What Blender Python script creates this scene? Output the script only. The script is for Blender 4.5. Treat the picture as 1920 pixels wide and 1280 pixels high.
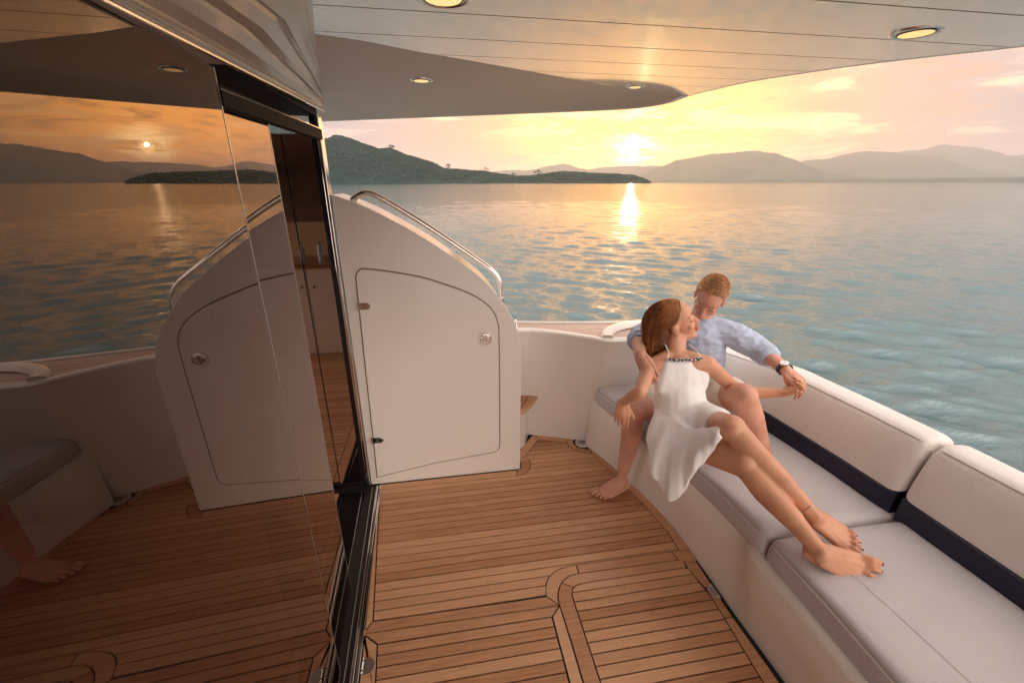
import bpy, bmesh, math, random
import numpy as np
from mathutils import Vector, Matrix, noise
random.seed(7); rng = np.random.default_rng(7)
C = bpy.context.scene.collection
S = bpy.context.scene
R = math.radians
for o in list(bpy.data.objects): bpy.data.objects.remove(o)

# ------------------------------------------------------------------ camera
# Everything is laid out in the yacht's own axes: X to starboard, Y aft, Z up, deck at z = 0.
PITCH = math.atan(298 / 800)
YAW = R(9.5)
cam = bpy.data.cameras.new('camera'); co = bpy.data.objects.new('camera', cam); C.objects.link(co)
cam.lens = 15.0; cam.sensor_width = 36.0; cam.clip_start = 0.02; cam.clip_end = 40000
co.location = (0, 0, 1.7); co.rotation_euler = (R(90) - PITCH, 0, -YAW)
S.camera = co
S.render.resolution_x = 1024; S.render.resolution_y = 682
S.view_settings.view_transform = 'Standard'; S.view_settings.look = 'None'
S.view_settings.exposure = 0.85; S.view_settings.gamma = 1.0
try: S.view_settings.use_curve_mapping = False
except Exception: pass
try:
    S.cycles.volume_bounces = 3; S.cycles.max_bounces = 10; S.cycles.glossy_bounces = 6
except Exception: pass

# ------------------------------------------------------------------ sun and sky
SUN_AZ = R(24.1); SUN_EL = R(3.2)
SD = Vector((math.sin(SUN_AZ) * math.cos(SUN_EL), math.cos(SUN_AZ) * math.cos(SUN_EL), math.sin(SUN_EL)))
sun = bpy.data.lights.new('sun', 'SUN'); so = bpy.data.objects.new('sun', sun); C.objects.link(so)
sun.energy = 0.1; sun.angle = R(0.3); sun.color = (1.0, 0.72, 0.42)
LE = R(3.4)
LD = Vector((math.sin(SUN_AZ) * math.cos(LE), math.cos(SUN_AZ) * math.cos(LE), math.sin(LE)))
so.rotation_euler = LD.to_track_quat('Z', 'Y').to_euler()

class NT:
    """tiny node helper"""
    def __init__(s, tree): s.t = tree; s.n = tree.nodes; s.l = tree.links
    def add(s, typ, **kw):
        nd = s.n.new(typ)
        for k, v in kw.items():
            if k.startswith('i_'):
                key = k[2:]
                key = int(key) if key.isdigit() else key.replace('_', ' ')
                s.set(nd.inputs[key], v)
            else: setattr(nd, k, v)
        return nd
    def set(s, sock, v):
        if isinstance(v, bpy.types.NodeSocket): s.l.new(v, sock)
        else:
            if isinstance(v, (tuple, list)) and len(v) == 3 and sock.type == 'RGBA': v = (*v, 1)
            sock.default_value = v
    def math(s, op, a, b=0.0, c=0.0, clamp=False):
        nd = s.add('ShaderNodeMath', operation=op, use_clamp=clamp); s.set(nd.inputs[0], a); s.set(nd.inputs[1], b); s.set(nd.inputs[2], c)
        return nd.outputs[0]
    def mix(s, f, a, b, typ='MIX'):
        nd = s.add('ShaderNodeMix', data_type='RGBA', blend_type=typ); s.set(nd.inputs[0], f); s.set(nd.inputs[6], a); s.set(nd.inputs[7], b)
        return nd.outputs[2]
    def ramp(s, f, lo, hi, a=0.0, b=1.0, smooth=True):
        nd = s.add('ShaderNodeMapRange', interpolation_type='SMOOTHSTEP' if smooth else 'LINEAR')
        s.set(nd.inputs[0], f); s.set(nd.inputs[1], lo); s.set(nd.inputs[2], hi); s.set(nd.inputs[3], a); s.set(nd.inputs[4], b)
        return nd.outputs[0]
    def noise(s, vec, scale, detail=4, rough=0.55, dist=0.0):
        nd = s.add('ShaderNodeTexNoise'); s.set(nd.inputs['Vector'], vec); s.set(nd.inputs['Scale'], scale)
        s.set(nd.inputs['Detail'], detail); s.set(nd.inputs['Roughness'], rough); s.set(nd.inputs['Distortion'], dist)
        return nd.outputs[0]
    def mapping(s, vec, scale=(1, 1, 1), loc=(0, 0, 0), rot=(0, 0, 0)):
        nd = s.add('ShaderNodeMapping'); s.set(nd.inputs[0], vec); nd.inputs[1].default_value = loc; nd.inputs[2].default_value = rot; nd.inputs[3].default_value = scale
        return nd.outputs[0]
    def vmath(s, op, a, b):
        nd = s.add('ShaderNodeVectorMath', operation=op); s.set(nd.inputs[0], a); s.set(nd.inputs[1], b)
        return nd

world = bpy.data.worlds.new('World'); S.world = world; world.use_nodes = True
w = NT(world.node_tree); w.n.clear()
tc = w.add('ShaderNodeTexCoord').outputs['Generated']
nrm = w.vmath('NORMALIZE', tc, (0, 0, 0)).outputs[0]
sep = w.add('ShaderNodeSeparateXYZ'); w.set(sep.inputs[0], nrm)
z = w.math('MAXIMUM', sep.outputs[2], 0.0)
cosa = w.vmath('DOT_PRODUCT', nrm, tuple(SD)).outputs['Value']
ang = w.math('MULTIPLY', w.math('ARCCOSINE', w.math('MINIMUM', cosa, 1.0)), 57.2958)
# base: lavender-pink haze near the horizon, greyer and bluer overhead
el = w.math('MULTIPLY', w.math('ARCSINE', z), 57.2958)
base = w.mix(w.ramp(el, 0, 16), (0.24, 0.20, 0.235), (0.33, 0.285, 0.285))
base = w.mix(w.ramp(el, 9, 30), base, (0.80, 0.70, 0.66))
base = w.mix(w.ramp(el, 30, 80), base, (0.70, 0.68, 0.70))
away_fill = w.ramp(ang, 44, 130)
base = w.mix(away_fill, base, (2.8, 2.46, 2.22))  # added fill: unseen sky opposite the sun brightened to light camera-facing surfaces
# warm field around the sun
warm = w.ramp(ang, 42, 4)
base = w.mix(w.math('MULTIPLY', w.math('POWER', warm, 1.3), w.ramp(el, 40, 2)), base, (0.98, 0.38, 0.085))
base = w.mix(w.math('POWER', w.ramp(ang, 22, 1), 1.6), base, (2.9, 1.15, 0.08))
# streaky cloud bands
flat = w.add('ShaderNodeCombineXYZ')
w.set(flat.inputs[0], w.math('ARCTAN2', sep.outputs[0], sep.outputs[1])); w.set(flat.inputs[1], w.math('MULTIPLY', z, 1.0)); w.set(flat.inputs[2], 0.0)
cl1 = w.noise(w.mapping(flat.outputs[0], (2.6, 13, 1), (0.3, 0.1, 0)), 1.6, 7, 0.6, 0.6)
cl2 = w.noise(w.mapping(flat.outputs[0], (7, 42, 1), (2.3, 5.1, 0)), 1.2, 6, 0.62, 0.8)
lit = w.ramp(cl1, 0.50, 0.62)
lit2 = w.ramp(cl2, 0.52, 0.70)
grey = w.ramp(w.math('ADD', w.math('MULTIPLY', cl2, 0.6), w.math('MULTIPLY', cl1, 0.4)), 0.50, 0.38)
c = w.mix(w.math('MULTIPLY', lit, 0.7), base, w.mix(w.ramp(ang, 50, 6), (0.50, 0.41, 0.37), (1.7, 0.95, 0.36)))
c = w.mix(w.math('MULTIPLY', grey, 0.8), c, w.mix(w.ramp(ang, 60, 8), (0.30, 0.25, 0.28), (0.60, 0.27, 0.10)))
c = w.mix(w.math('MULTIPLY', lit2, w.ramp(ang, 16, 1, 0, 0.9)), c, (2.6, 1.75, 0.6))
# the sun glow through the cloud, broken by a dark band
core = w.ramp(ang, 3.4, 0.3)
core = w.math('MULTIPLY', core, w.ramp(cl2, 0.44, 0.56, 0.0, 1.0))
c = w.mix(core, c, (5.0, 3.6, 1.5))
core2 = w.ramp(ang, 0.8, 0.3)
c = w.mix(w.math('MULTIPLY', core2, 0.6), c, (9, 6, 2.4))
nish = w.add('ShaderNodeTexSky', sky_type='NISHITA', sun_disc=False, sun_elevation=SUN_EL, sun_rotation=SUN_AZ)
add = w.add('ShaderNodeMix', data_type='RGBA', blend_type='ADD'); w.set(add.inputs[0], 1.0)
w.set(add.inputs[6], c)
nm = w.add('ShaderNodeVectorMath', operation='SCALE'); w.set(nm.inputs[0], nish.outputs[0]); nm.inputs['Scale'].default_value = 0.015
w.l.new(nm.outputs[0], add.inputs[7])
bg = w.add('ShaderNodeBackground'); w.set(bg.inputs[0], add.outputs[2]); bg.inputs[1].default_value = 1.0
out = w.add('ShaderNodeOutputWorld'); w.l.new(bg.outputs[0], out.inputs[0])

# ------------------------------------------------------------------ materials
def mat(name, col, rough=0.5, spec=0.5, metal=0.0, coat=0.0, vary=0.0, vscale=3.0, bump=0.0, bscale=60.0, sss=0.0, bstretch=(1, 1, 1), sheen=0.0, coat_rough=0.03, grime=None):
    m = bpy.data.materials.new(name); m.use_nodes = True; t = NT(m.node_tree)
    p = t.n['Principled BSDF']
    obj = t.add('ShaderNodeTexCoord').outputs['Object']
    colour = None
    if vary:
        f = t.noise(t.mapping(obj, bstretch), vscale, 5, 0.6)
        colour = t.mix(t.ramp(f, 0.3, 0.7), tuple(min(1, c * (1 - vary)) for c in col), tuple(min(1, c * (1 + vary)) for c in col))
    if grime:
        f = t.noise(obj, 1.7, 6, 0.65)
        colour = t.mix(t.ramp(f, 0.5, 0.8, 0, 0.5), colour if colour is not None else col, grime)
    if colour is not None: t.set(p.inputs['Base Color'], colour)
    else: p.inputs['Base Color'].default_value = (*col, 1)
    p.inputs['Roughness'].default_value = rough; p.inputs['Metallic'].default_value = metal
    p.inputs['Specular IOR Level'].default_value = spec
    p.inputs['Coat Weight'].default_value = coat; p.inputs['Coat Roughness'].default_value = coat_rough
    if sss:
        p.inputs['Subsurface Weight'].default_value = sss; p.inputs['Subsurface Radius'].default_value = (0.012, 0.004, 0.002); p.inputs['Subsurface Scale'].default_value = 1.0
    if sheen: p.inputs['Sheen Weight'].default_value = sheen
    if bump:
        b = t.add('ShaderNodeBump'); b.inputs['Strength'].default_value = bump; b.inputs['Distance'].default_value = 0.01
        t.set(b.inputs['Height'], t.noise(t.mapping(obj, bstretch), bscale, 3, 0.6)); t.l.new(b.outputs[0], p.inputs['Normal'])
    return m

M = {}
M['gelcoat'] = mat('gelcoat', (0.84, 0.78, 0.72), 0.28, 0.5, coat=0.8, vary=0.02, vscale=1.2, coat_rough=0.05)
M['soffit'] = mat('soffit_gelcoat', (0.90, 0.80, 0.68), 0.4, 0.5, coat=0.8, vary=0.03, vscale=2, coat_rough=0.05)
M['soffit'].node_tree.nodes['Principled BSDF'].inputs['Coat IOR'].default_value = 2.4
M['soffit'].node_tree.nodes['Principled BSDF'].inputs['Metallic'].default_value = 0.4
M['soffit'].node_tree.nodes['Principled BSDF'].inputs['Roughness'].default_value = 0.13
M['soffit_dark'] = mat('soffit_groove', (0.12, 0.09, 0.07), 0.6)
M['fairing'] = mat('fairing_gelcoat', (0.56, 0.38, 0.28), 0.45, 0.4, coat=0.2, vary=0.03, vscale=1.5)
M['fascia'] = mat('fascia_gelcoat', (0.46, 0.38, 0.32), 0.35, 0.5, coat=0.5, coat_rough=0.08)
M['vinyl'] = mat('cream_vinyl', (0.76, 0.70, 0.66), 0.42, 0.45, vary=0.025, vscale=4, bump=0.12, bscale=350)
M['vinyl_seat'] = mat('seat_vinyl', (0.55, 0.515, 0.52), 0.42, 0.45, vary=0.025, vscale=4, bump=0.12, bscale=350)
M['gasket'] = mat('door_gasket', (0.24, 0.17, 0.14), 0.7)
for k_ in ('vinyl', 'vinyl_seat'):
    t_ = NT(M[k_].node_tree); p_ = t_.n['Principled BSDF']; b0 = [n for n in t_.n if n.type == 'BUMP'][0]
    b1_ = t_.add('ShaderNodeBump'); b1_.inputs['Strength'].default_value = 0.35; b1_.inputs['Distance'].default_value = 0.012
    ob_ = t_.add('ShaderNodeTexCoord').outputs['Object']
    t_.set(b1_.inputs['Height'], t_.noise(t_.mapping(ob_, (1.6, 1, 1)), 9, 5, 0.62, 0.6)); t_.l.new(b0.outputs[0], b1_.inputs['Normal']); t_.l.new(b1_.outputs[0], p_.inputs['Normal'])
M['navy'] = mat('navy_vinyl', (0.010, 0.010, 0.030), 0.45, 0.4, vary=0.1)
M['stitch'] = mat('stitching', (0.30, 0.25, 0.22), 0.8)
M['caulk'] = mat('black_caulk', (0.012, 0.008, 0.007), 0.6)
M['steel'] = mat('polished_steel', (0.80, 0.76, 0.72), 0.10, metal=1.0, vary=0.03)
M['brushed'] = mat('brushed_steel', (0.55, 0.52, 0.50), 0.35, metal=1.0, vary=0.1, vscale=60)
M['black'] = mat('black_trim', (0.008, 0.006, 0.007), 0.25, 0.6)
M['matblack'] = mat('matt_black_header', (0.010, 0.006, 0.006), 0.7, 0.15)
M['mirror'] = mat('smoked_mirror', (0.62, 0.52, 0.46), 0.03, metal=1.0)
M['darkwood'] = mat('dark_interior', (0.13, 0.07, 0.045), 0.4, vary=0.3, vscale=4)
M['warmwall'] = mat('warm_wall', (0.75, 0.55, 0.32), 0.5, vary=0.05)
M['counter'] = mat('wood_counter', (0.35, 0.17, 0.07), 0.3, vary=0.3, vscale=9, bstretch=(1, 8, 8))
M['skin_m'] = mat('man_skin', (0.62, 0.31, 0.21), 0.48, 0.4, vary=0.10, vscale=14, sss=0.12, bump=0.08, bscale=240)
M['skin_w'] = mat('woman_skin', (0.66, 0.33, 0.20), 0.38, 0.45, vary=0.08, vscale=10, sss=0.12, bump=0.05, bscale=240)
M['skin_face'] = mat('woman_face_skin', (0.72, 0.40, 0.26), 0.42, 0.4, vary=0.06, vscale=16, sss=0.15)
M['lip'] = mat('lips', (0.62, 0.12, 0.11), 0.35, sss=0.1)
M['lip_m'] = mat('man_lips', (0.55, 0.20, 0.15), 0.5)
M['lash'] = mat('lashes', (0.03, 0.012, 0.008), 0.7)
M['brow_m'] = mat('blond_brow', (0.36, 0.20, 0.10), 0.8)
M['nail'] = mat('red_nail', (0.35, 0.01, 0.03), 0.2, coat=1)
M['nail_n'] = mat('nail', (0.72, 0.42, 0.33), 0.3, coat=0.5)
M['hair_w'] = mat('brown_hair', (0.34, 0.135, 0.05), 0.6, 0.18, vary=0.35, vscale=28)
M['hair_dk'] = mat('brown_hair_mass', (0.16, 0.055, 0.022), 0.45, 0.5, vary=0.3, vscale=60)
M['hair_m'] = mat('blond_hair', (0.60, 0.35, 0.17), 0.45, 0.5, vary=0.45, vscale=70)
M['dress'] = mat('white_dress', (0.92, 0.89, 0.88), 0.75, 0.2, vary=0.02, bump=0.15, bscale=500, sheen=0.2)
M['bead'] = mat('dark_beads', (0.05, 0.05, 0.06), 0.25, 0.8)
M['bead_s'] = mat('silver_beads', (0.6, 0.6, 0.62), 0.2, metal=1)
M['shirt'] = mat('blue_chambray', (0.44, 0.50, 0.63), 0.85, 0.2, vary=0.10, vscale=40, bump=0.3, bscale=420, sheen=0.15)
M['shirt_d'] = mat('shirt_placket', (0.10, 0.13, 0.22), 0.85, 0.2)
M['shorts'] = mat('cream_shorts', (0.76, 0.66, 0.54), 0.85, 0.2, vary=0.04, bump=0.2, bscale=400)
M['strap'] = mat('black_leather', (0.012, 0.01, 0.01), 0.45)
M['dial'] = mat('watch_dial', (0.85, 0.85, 0.85), 0.15, coat=1)
M['glass_b'] = mat('bottle_glass', (0.35, 0.45, 0.55), 0.08, 0.8, coat=1)
M['cap'] = mat('bottle_cap', (0.05, 0.12, 0.45), 0.4)

def teak_mat(name, dim=1.0, pale=None):
    m = bpy.data.materials.new(name); m.use_nodes = True; t = NT(m.node_tree); p = t.n['Principled BSDF']
    obj = t.add('ShaderNodeTexCoord').outputs['Object']
    oi = t.add('ShaderNodeObjectInfo')
    rnd = oi.outputs['Random']
    off = t.add('ShaderNodeCombineXYZ'); t.set(off.inputs[0], t.math('MULTIPLY', rnd, 13.0)); t.set(off.inputs[1], t.math('MULTIPLY', rnd, 7.0))
    v = t.vmath('ADD', obj, off.outputs[0]).outputs[0]
    g1 = t.noise(t.mapping(v, (3, 60, 60)), 2.0, 6, 0.6, 0.4)
    g2 = t.noise(t.mapping(v, (12, 300, 60)), 2.0, 4, 0.7)
    big = t.noise(obj, 2.3, 4, 0.6)
    col = t.mix(t.ramp(g1, 0.3, 0.7), (0.44 * dim, 0.195 * dim, 0.085 * dim), (0.74 * dim, 0.385 * dim, 0.185 * dim))
    col = t.mix(t.math('MULTIPLY', t.ramp(g2, 0.35, 0.7), 0.35), col, (0.23 * dim, 0.10 * dim, 0.05 * dim))
    col = t.mix(t.math('MULTIPLY', rnd, 1.0), t.mix(0.25, col, (0.30 * dim, 0.11 * dim, 0.045 * dim)), t.mix(0.6, col, (0.82 * dim, 0.48 * dim, 0.27 * dim)))
    col = t.mix(t.ramp(big, 0.52, 0.75, 0, 0.35), col, (0.60 * dim, 0.40 * dim, 0.28 * dim))
    st = t.noise(obj, 9, 3, 0.6, 1.0)
    col = t.mix(t.ramp(st, 0.72, 0.78, 0, 0.6), col, (0.13 * dim, 0.05 * dim, 0.025 * dim))
    if pale: col = t.mix(0.75, col, pale)
    t.set(p.inputs['Base Color'], col)
    t.set(p.inputs['Roughness'], t.ramp(g1, 0.2, 0.8, 0.42, 0.60))
    b = t.add('ShaderNodeBump'); b.inputs['Strength'].default_value = 0.25; b.inputs['Distance'].default_value = 0.003
    t.set(b.inputs['Height'], g2); t.l.new(b.outputs[0], p.inputs['Normal'])
    return m
M['teak'] = teak_mat('teak'); M['teak_in'] = teak_mat('interior_teak', 0.9); M['teak_cap'] = teak_mat('weathered_teak', 1.0, (0.62, 0.50, 0.42, 1))

def glass_mat():
    m = bpy.data.materials.new('smoked_glass'); m.use_nodes = True; t = NT(m.node_tree); t.n.clear()
    o = t.add('ShaderNodeOutputMaterial')
    fr = t.add('ShaderNodeFresnel'); fr.inputs['IOR'].default_value = 2.0
    obj = t.add('ShaderNodeTexCoord').outputs['Object']
    smear = t.noise(t.mapping(obj, (1, 1.5, 0.7)), 2.0, 4, 0.6, 1.5)
    g = t.add('ShaderNodeBsdfGlossy'); g.inputs['Color'].default_value = (1.0, 0.84, 0.76, 1)
    t.set(g.inputs['Roughness'], t.ramp(smear, 0.45, 0.9, 0.0, 0.035))
    tr = t.add('ShaderNodeBsdfTransparent'); tr.inputs['Color'].default_value = (0.05, 0.025, 0.03, 1)
    mx = t.add('ShaderNodeMixShader'); t.set(mx.inputs[0], fr.outputs[0]); t.l.new(tr.outputs[0], mx.inputs[1]); t.l.new(g.outputs[0], mx.inputs[2])
    t.l.new(mx.outputs[0], o.inputs[0])
    return m
M['glass'] = glass_mat()

def emit(name, col, k):
    m = bpy.data.materials.new(name); m.use_nodes = True; t = NT(m.node_tree); t.n.clear()
    o = t.add('ShaderNodeOutputMaterial'); e = t.add('ShaderNodeEmission'); e.inputs[0].default_value = (*col, 1); e.inputs[1].default_value = k
    t.l.new(e.outputs[0], o.inputs[0]); return m
M['lamp'] = emit('lamp_lens', (1.0, 0.64, 0.27), 0.7)

def water_mat():
    m = bpy.data.materials.new('sea_water'); m.use_nodes = True; t = NT(m.node_tree); p = t.n['Principled BSDF']
    obj = t.add('ShaderNodeTexCoord').outputs['Object']
    p.inputs['IOR'].default_value = 1.95; p.inputs['Roughness'].default_value = 0.04; p.inputs['Specular IOR Level'].default_value = 0.7
    dp = t.noise(obj, 0.25, 3, 0.5)
    t.set(p.inputs['Base Color'], t.mix(dp, (0.001, 0.042, 0.050), (0.002, 0.068, 0.075)))
    cd = t.add('ShaderNodeCameraData').outputs['View Distance']
    n1 = t.noise(t.mapping(obj, (1, 2.2, 1), rot=(0, 0, 0.6)), 5.0, 5, 0.6, 0.3)
    n2 = t.noise(t.mapping(obj, (1, 2.4, 1), rot=(0, 0, 0.45)), 0.55, 4, 0.55, 0.2)
    b1 = t.add('ShaderNodeBump'); t.set(b1.inputs['Strength'], t.ramp(cd, 4, 120, 0.7, 0.14, False)); b1.inputs['Distance'].default_value = 0.045; t.set(b1.inputs['Height'], t.math('ADD', n1, t.math('MULTIPLY', t.noise(t.mapping(obj, (1, 1.6, 1), rot=(0, 0, 0.9)), 15.0, 3, 0.6), 0.35)))
    b2 = t.add('ShaderNodeBump'); t.set(b2.inputs['Strength'], t.ramp(cd, 20, 120, 0.0, 0.5, False)); b2.inputs['Distance'].default_value = 0.25; t.set(b2.inputs['Height'], n2)
    t.l.new(b1.outputs[0], b2.inputs['Normal']); t.l.new(b2.outputs[0], p.inputs['Normal'])
    return m
M['water'] = water_mat()

def hill_mat(name, a, b, sc):
    m = bpy.data.materials.new(name); m.use_nodes = True; t = NT(m.node_tree); p = t.n['Principled BSDF']
    obj = t.add('ShaderNodeTexCoord').outputs['Object']
    f = t.noise(obj, sc, 8, 0.7); f2 = t.noise(obj, sc * 7, 4, 0.7)
    t.set(p.inputs['Base Color'], t.mix(t.ramp(t.math('ADD', t.math('MULTIPLY', f, 0.6), t.math('MULTIPLY', f2, 0.4)), 0.35, 0.65), a, b)); p.inputs['Roughness'].default_value = 0.95
    p.inputs['Specular IOR Level'].default_value = 0.1
    return m
M['forest'] = hill_mat('forest', (0.003, 0.016, 0.016), (0.012, 0.040, 0.031), 0.02)
M['forest2'] = hill_mat('far_forest', (0.03, 0.045, 0.03), (0.07, 0.09, 0.05), 0.004)
M['bark'] = mat('bark', (0.10, 0.07, 0.05), 0.9)
M['leaf'] = mat('leaf', (0.04, 0.07, 0.03), 0.8, vary=0.4, vscale=1)

# ------------------------------------------------------------------ object helpers
def tag(o, label=None, cat=None, group=None, kind=None):
    if label: o['label'] = label
    if cat: o['category'] = cat
    if group: o['group'] = group
    if kind: o['kind'] = kind
    return o
def thing(name, label, cat, loc=(0, 0, 0), group=None, kind=None):
    o = bpy.data.objects.new(name, None); C.objects.link(o); o.location = loc; o.empty_display_size = 0.1
    return tag(o, label, cat, group, kind)
def link(name, me, m, parent=None, smooth=None):
    o = bpy.data.objects.new(name, me); C.objects.link(o)
    if m is not None:
        for mm in (m if isinstance(m, (list, tuple)) else [m]): me.materials.append(mm)
    if parent is not None:
        o.parent = parent
        o.matrix_parent_inverse = Matrix.Translation(-PW(parent))
    if smooth is True: me.shade_smooth()
    elif smooth: me.shade_smooth(); me.set_sharp_from_angle(angle=smooth)
    return o
def PW(p):
    v = Vector(p.location)
    q = p.parent
    while q is not None:
        if q.type == 'EMPTY' : v = v + Vector(q.location) if p.type == 'EMPTY' else Vector(q.location) * 0 + v
        q = q.parent
    return v
def obj(name, bm, m, parent=None, smooth=None):
    me = bpy.data.meshes.new(name); bmesh.ops.recalc_face_normals(bm, faces=bm.faces[:]); bm.to_mesh(me); bm.free()
    return link(name, me, m, parent, smooth)
def pyobj(name, v, f, m, parent=None, smooth=None):
    me = bpy.data.meshes.new(name); me.from_pydata([tuple(a) for a in v], [], f); me.update()
    return link(name, me, m, parent, smooth)
def bev(o, wdt, seg=2, ang=35):
    b = o.modifiers.new('bevel', 'BEVEL'); b.width = wdt; b.segments = seg; b.limit_method = 'ANGLE'; b.angle_limit = R(ang); b.harden_normals = False
    return o
def box(bm, x0, x1, y0, y1, z0, z1):
    v = [bm.verts.new(p) for p in ((x0, y0, z0), (x1, y0, z0), (x1, y1, z0), (x0, y1, z0), (x0, y0, z1), (x1, y0, z1), (x1, y1, z1), (x0, y1, z1))]
    for f in ((0, 3, 2, 1), (4, 5, 6, 7), (0, 1, 5, 4), (1, 2, 6, 5), (2, 3, 7, 6), (3, 0, 4, 7)): bm.faces.new([v[i] for i in f])
def prism(bm, poly, z0, z1, ax='z', fn=None):
    """extrude a polygon; ax 'z': poly in xy; ax 'y': poly in xz"""
    def P(p, h):
        if fn: return fn(p, h)
        return (p[0], p[1], h) if ax == 'z' else (p[0], h, p[1])
    a = [bm.verts.new(P(p, z0)) for p in poly]; b = [bm.verts.new(P(p, z1)) for p in poly]
    n = len(poly)
    bm.faces.new(a[::-1]); bm.faces.new(b)
    for i in range(n): bm.faces.new((a[i], a[(i + 1) % n], b[(i + 1) % n], b[i]))
def clip(poly, k, lo, hi):
    def half(pl, val, keep_gt):
        o = []
        for i in range(len(pl)):
            a, b = pl[i], pl[(i + 1) % len(pl)]
            ia = (a[k] >= val) if keep_gt else (a[k] <= val); ib = (b[k] >= val) if keep_gt else (b[k] <= val)
            if ia: o.append(a)
            if ia != ib:
                t = (val - a[k]) / (b[k] - a[k]); o.append((a[0] + t * (b[0] - a[0]), a[1] + t * (b[1] - a[1])))
        return o
    p = half(poly, lo, True)
    if len(p) >= 3: p = half(p, hi, False)
    q = []
    for a in p:
        if not q or math.hypot(a[0] - q[-1][0], a[1] - q[-1][1]) > 1e-4: q.append(a)
    if len(q) > 2 and math.hypot(q[0][0] - q[-1][0], q[0][1] - q[-1][1]) < 1e-4: q.pop()
    ar = abs(sum(q[i][0] * q[(i + 1) % len(q)][1] - q[(i + 1) % len(q)][0] * q[i][1] for i in range(len(q)))) / 2 if len(q) > 2 else 0
    return q if ar > 2e-4 else None
def inset(poly, d):
    """shrink polygon (simple miter)"""
    n = len(poly); ar = sum(poly[i][0] * poly[(i + 1) % n][1] - poly[(i + 1) % n][0] * poly[i][1] for i in range(n))
    s = 1 if ar > 0 else -1; o = []
    for i in range(n):
        p0, p1, p2 = Vector(poly[i - 1]), Vector(poly[i]), Vector(poly[(i + 1) % n])
        e1 = (p1 - p0); e2 = (p2 - p1)
        if e1.length < 1e-6 or e2.length < 1e-6: o.append(tuple(p1)); continue
        e1.normalize(); e2.normalize()
        n1 = Vector((-e1.y, e1.x)) * s; n2 = Vector((-e2.y, e2.x)) * s
        m = n1 + n2
        if m.length < 1e-3: o.append(tuple(p1 + n1 * d)); continue
        m.normalize(); k = d / max(0.35, m.dot(n1)); o.append(tuple(p1 + m * k))
    return o
def tube(bm, pts, r, seg=12, closed=False, cap=True):
    pts = [Vector(p) for p in pts]; n = len(pts)
    rs = r if isinstance(r, (list, tuple)) else [r] * n
    rings = []; ref = None
    for i, p in enumerate(pts):
        a = pts[(i - 1) % n] if (closed or i > 0) else p; b = pts[(i + 1) % n] if (closed or i < n - 1) else p
        t = (b - a); t = t.normalized() if t.length > 1e-9 else Vector((0, 0, 1))
        if ref is None: ref = Vector((0, 0, 1)) if abs(t.z) < 0.9 else Vector((1, 0, 0))
        u = (ref - t * ref.dot(t)).normalized(); v = t.cross(u); ref = u
        rings.append([bm.verts.new(p + (u * math.cos(2 * math.pi * k / seg) + v * math.sin(2 * math.pi * k / seg)) * rs[i]) for k in range(seg)])
    m = n if closed else n - 1
    for i in range(m):
        A, B = rings[i], rings[(i + 1) % n]
        for k in range(seg): bm.faces.new((A[k], A[(k + 1) % seg], B[(k + 1) % seg], B[k]))
    if cap and not closed: bm.faces.new(rings[0][::-1]); bm.faces.new(rings[-1])
def spline(pts, n=8, closed=False):
    pts = [Vector(p) for p in pts]; out = []; N = len(pts)
    for i in range(N if closed else N - 1):
        p0 = pts[(i - 1) % N] if (closed or i > 0) else pts[0] * 2 - pts[1]; p1 = pts[i]; p2 = pts[(i + 1) % N]
        p3 = pts[(i + 2) % N] if (closed or i < N - 2) else pts[-1] * 2 - pts[-2]
        for k in range(n):
            t = k / n
            out.append(0.5 * ((2 * p1) + (p2 - p0) * t + (2 * p0 - 5 * p1 + 4 * p2 - p3) * t * t + (3 * p1 - p0 - 3 * p2 + p3) * t ** 3))
    if not closed: out.append(pts[-1])
    return out
def lerp(a, b, t): return a + (b - a) * t
def interp(x, xs, ys): return float(np.interp(x, xs, ys))

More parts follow.
